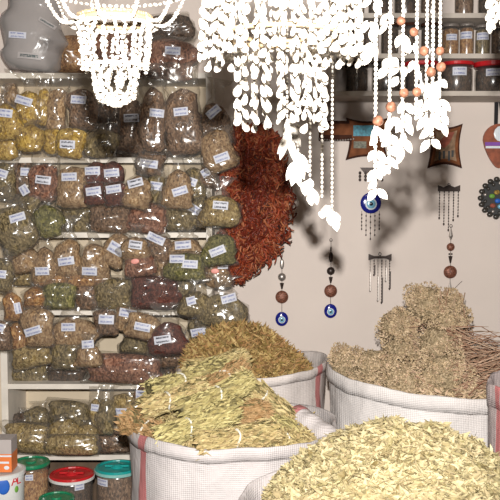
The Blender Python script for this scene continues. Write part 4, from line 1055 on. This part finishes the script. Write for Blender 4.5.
# printed bucket
Yb = 2.80; c = at(2, 480, Yb); r = px2m(23, Yb); zt = at(4, 469, Yb).z
e = empty('printed_bucket', (c.x, Yb, .1205)); tag(e, 'white printed plastic bucket with red lettering at the left edge', 'bucket')
H = zt-.1205
m = MB(); m.lathe([(r*.82, 0), (r*.86, .004), (r*.97, H-.03), (r*.97, H-.012)], n=36); m.build('bucket_body', MAT['white_plastic'], e, smooth=True)
m = MB(); m.lathe([(r*.98, H-.016), (r*1.04, H-.014), (r*1.04, H-.002), (r*.98, H), (r*.9, H), (r*.88, H-.006)], n=36); m.build('bucket_lid', MAT['white_plastic'], e)
def on_bucket(px_, py_, name, mat, shape, ww, hh):
    p = at(px_, py_, Yb-r*.9)-Vector((c.x, Yb, .1205)); x = max(-r*.88, min(r*.88, p.x)); a = math.asin(x/r)
    x = math.sin(a)*r*.99; y = -math.cos(a)*r*.99
    o = None
    if shape == 't':
        return text_mesh('lettering', name, px2m(hh, Yb), MAT[mat], e, (x, y, p.z), (R(90), 0, a))
    m = MB(); m.ell((0, 0, 0), (px2m(ww, Yb)/2, .003, px2m(hh, Yb)/2), n=14, m=8); o = m.build(name, MAT[mat], e, smooth=True, loc=(x*.975, y*.975, p.z)); o.rotation_euler = (0, 0, a); return o
on_bucket(4, 487, 'blue_figure', 'ink_blue', 'e', 12, 16)
on_bucket(15, 492, 'green_figure', 'ink_green', 'e', 5, 7)
on_bucket(13.5, 483, 'A', 'ink_red', 't', 0, 13); on_bucket(19.5, 483.5, 'L', 'ink_red', 't', 0, 12)
m = MB(); m.lathe([(r*.955, H*.63), (r*.985, H*.63), (r*.99, H*.66), (r*.96, H*.66)], n=36); m.build('green_band', MAT['green_plastic'], e)
# card box on the bucket
bx = at(6, 452, Yb); z0 = zt; z1 = at(6, 437, Yb).z
e = empty('card_box', (bx.x, Yb, z0+.0005)); tag(e, 'small orange and grey card box standing on the printed bucket', 'box')
hb = z1-z0; wb = px2m(17, Yb)
m = MB(); m.box((0, 0, hb*.28), (wb, .07, hb*.56)); m.build('orange_half', MAT['orange_card'], e)
m = MB(); m.box((0, 0, hb*.78), (wb, .07, hb*.44)); m.build('grey_half', MAT['grey_card'], e)
m = MB(); m.box((0, -.0355, hb*.3), (wb*.7, .001, hb*.06)); m.ell((wb*.2, -.0355, hb*.14), (wb*.16, .001, hb*.06), n=12, m=6); m.box((0, -.0355, hb*.5), (wb, .0012, hb*.05)); m.build('print', MAT['eye_white'], e)

# ------------------------------------------------------------------ light and camera
cam = bpy.data.cameras.new('camera'); co = bpy.data.objects.new('camera', cam); col.objects.link(co)
cam.sensor_width = 36; cam.sensor_fit = 'HORIZONTAL'; cam.lens = 36*F/500; cam.clip_start = .05
co.location = (0, 0, CZ); co.rotation_euler = (R(90)-PITCH, 0, 0); scene.camera = co
fl = bpy.data.lights.new('camera_flash', 'SPOT'); fl.spot_size = R(58); fl.spot_blend = .5; fl.energy = 440; fl.shadow_soft_size = .014; fl.color = (1, .97, .93)
fo = bpy.data.objects.new('camera_flash', fl); col.objects.link(fo); fo.location = (-.005, 0.02, CZ+.12); fo.rotation_euler = (R(88)-PITCH, 0, 0)
ar = bpy.data.lights.new('fill_light', 'AREA'); ar.energy = 7; ar.shape = 'DISK'; ar.size = .6; ar.color = (1, .85, .68)  # added overhead fill with no fixture, evens out the flash falloff
ao = bpy.data.objects.new('fill_light', ar); col.objects.link(ao); ao.location = (.2, .9, 2.75)
w_ = bpy.data.worlds.new('world'); scene.world = w_; w_.use_nodes = True
bg = w_.node_tree.nodes['Background']; bg.inputs[0].default_value = (1, .88, .76, 1); bg.inputs[1].default_value = .05
scene.view_settings.view_transform = 'Standard'; scene.view_settings.look = 'None'; scene.view_settings.gamma = 1; scene.view_settings.exposure = 0; scene.view_settings.use_curve_mapping = False
try: scene.cycles.transparent_max_bounces = 32
except Exception: pass
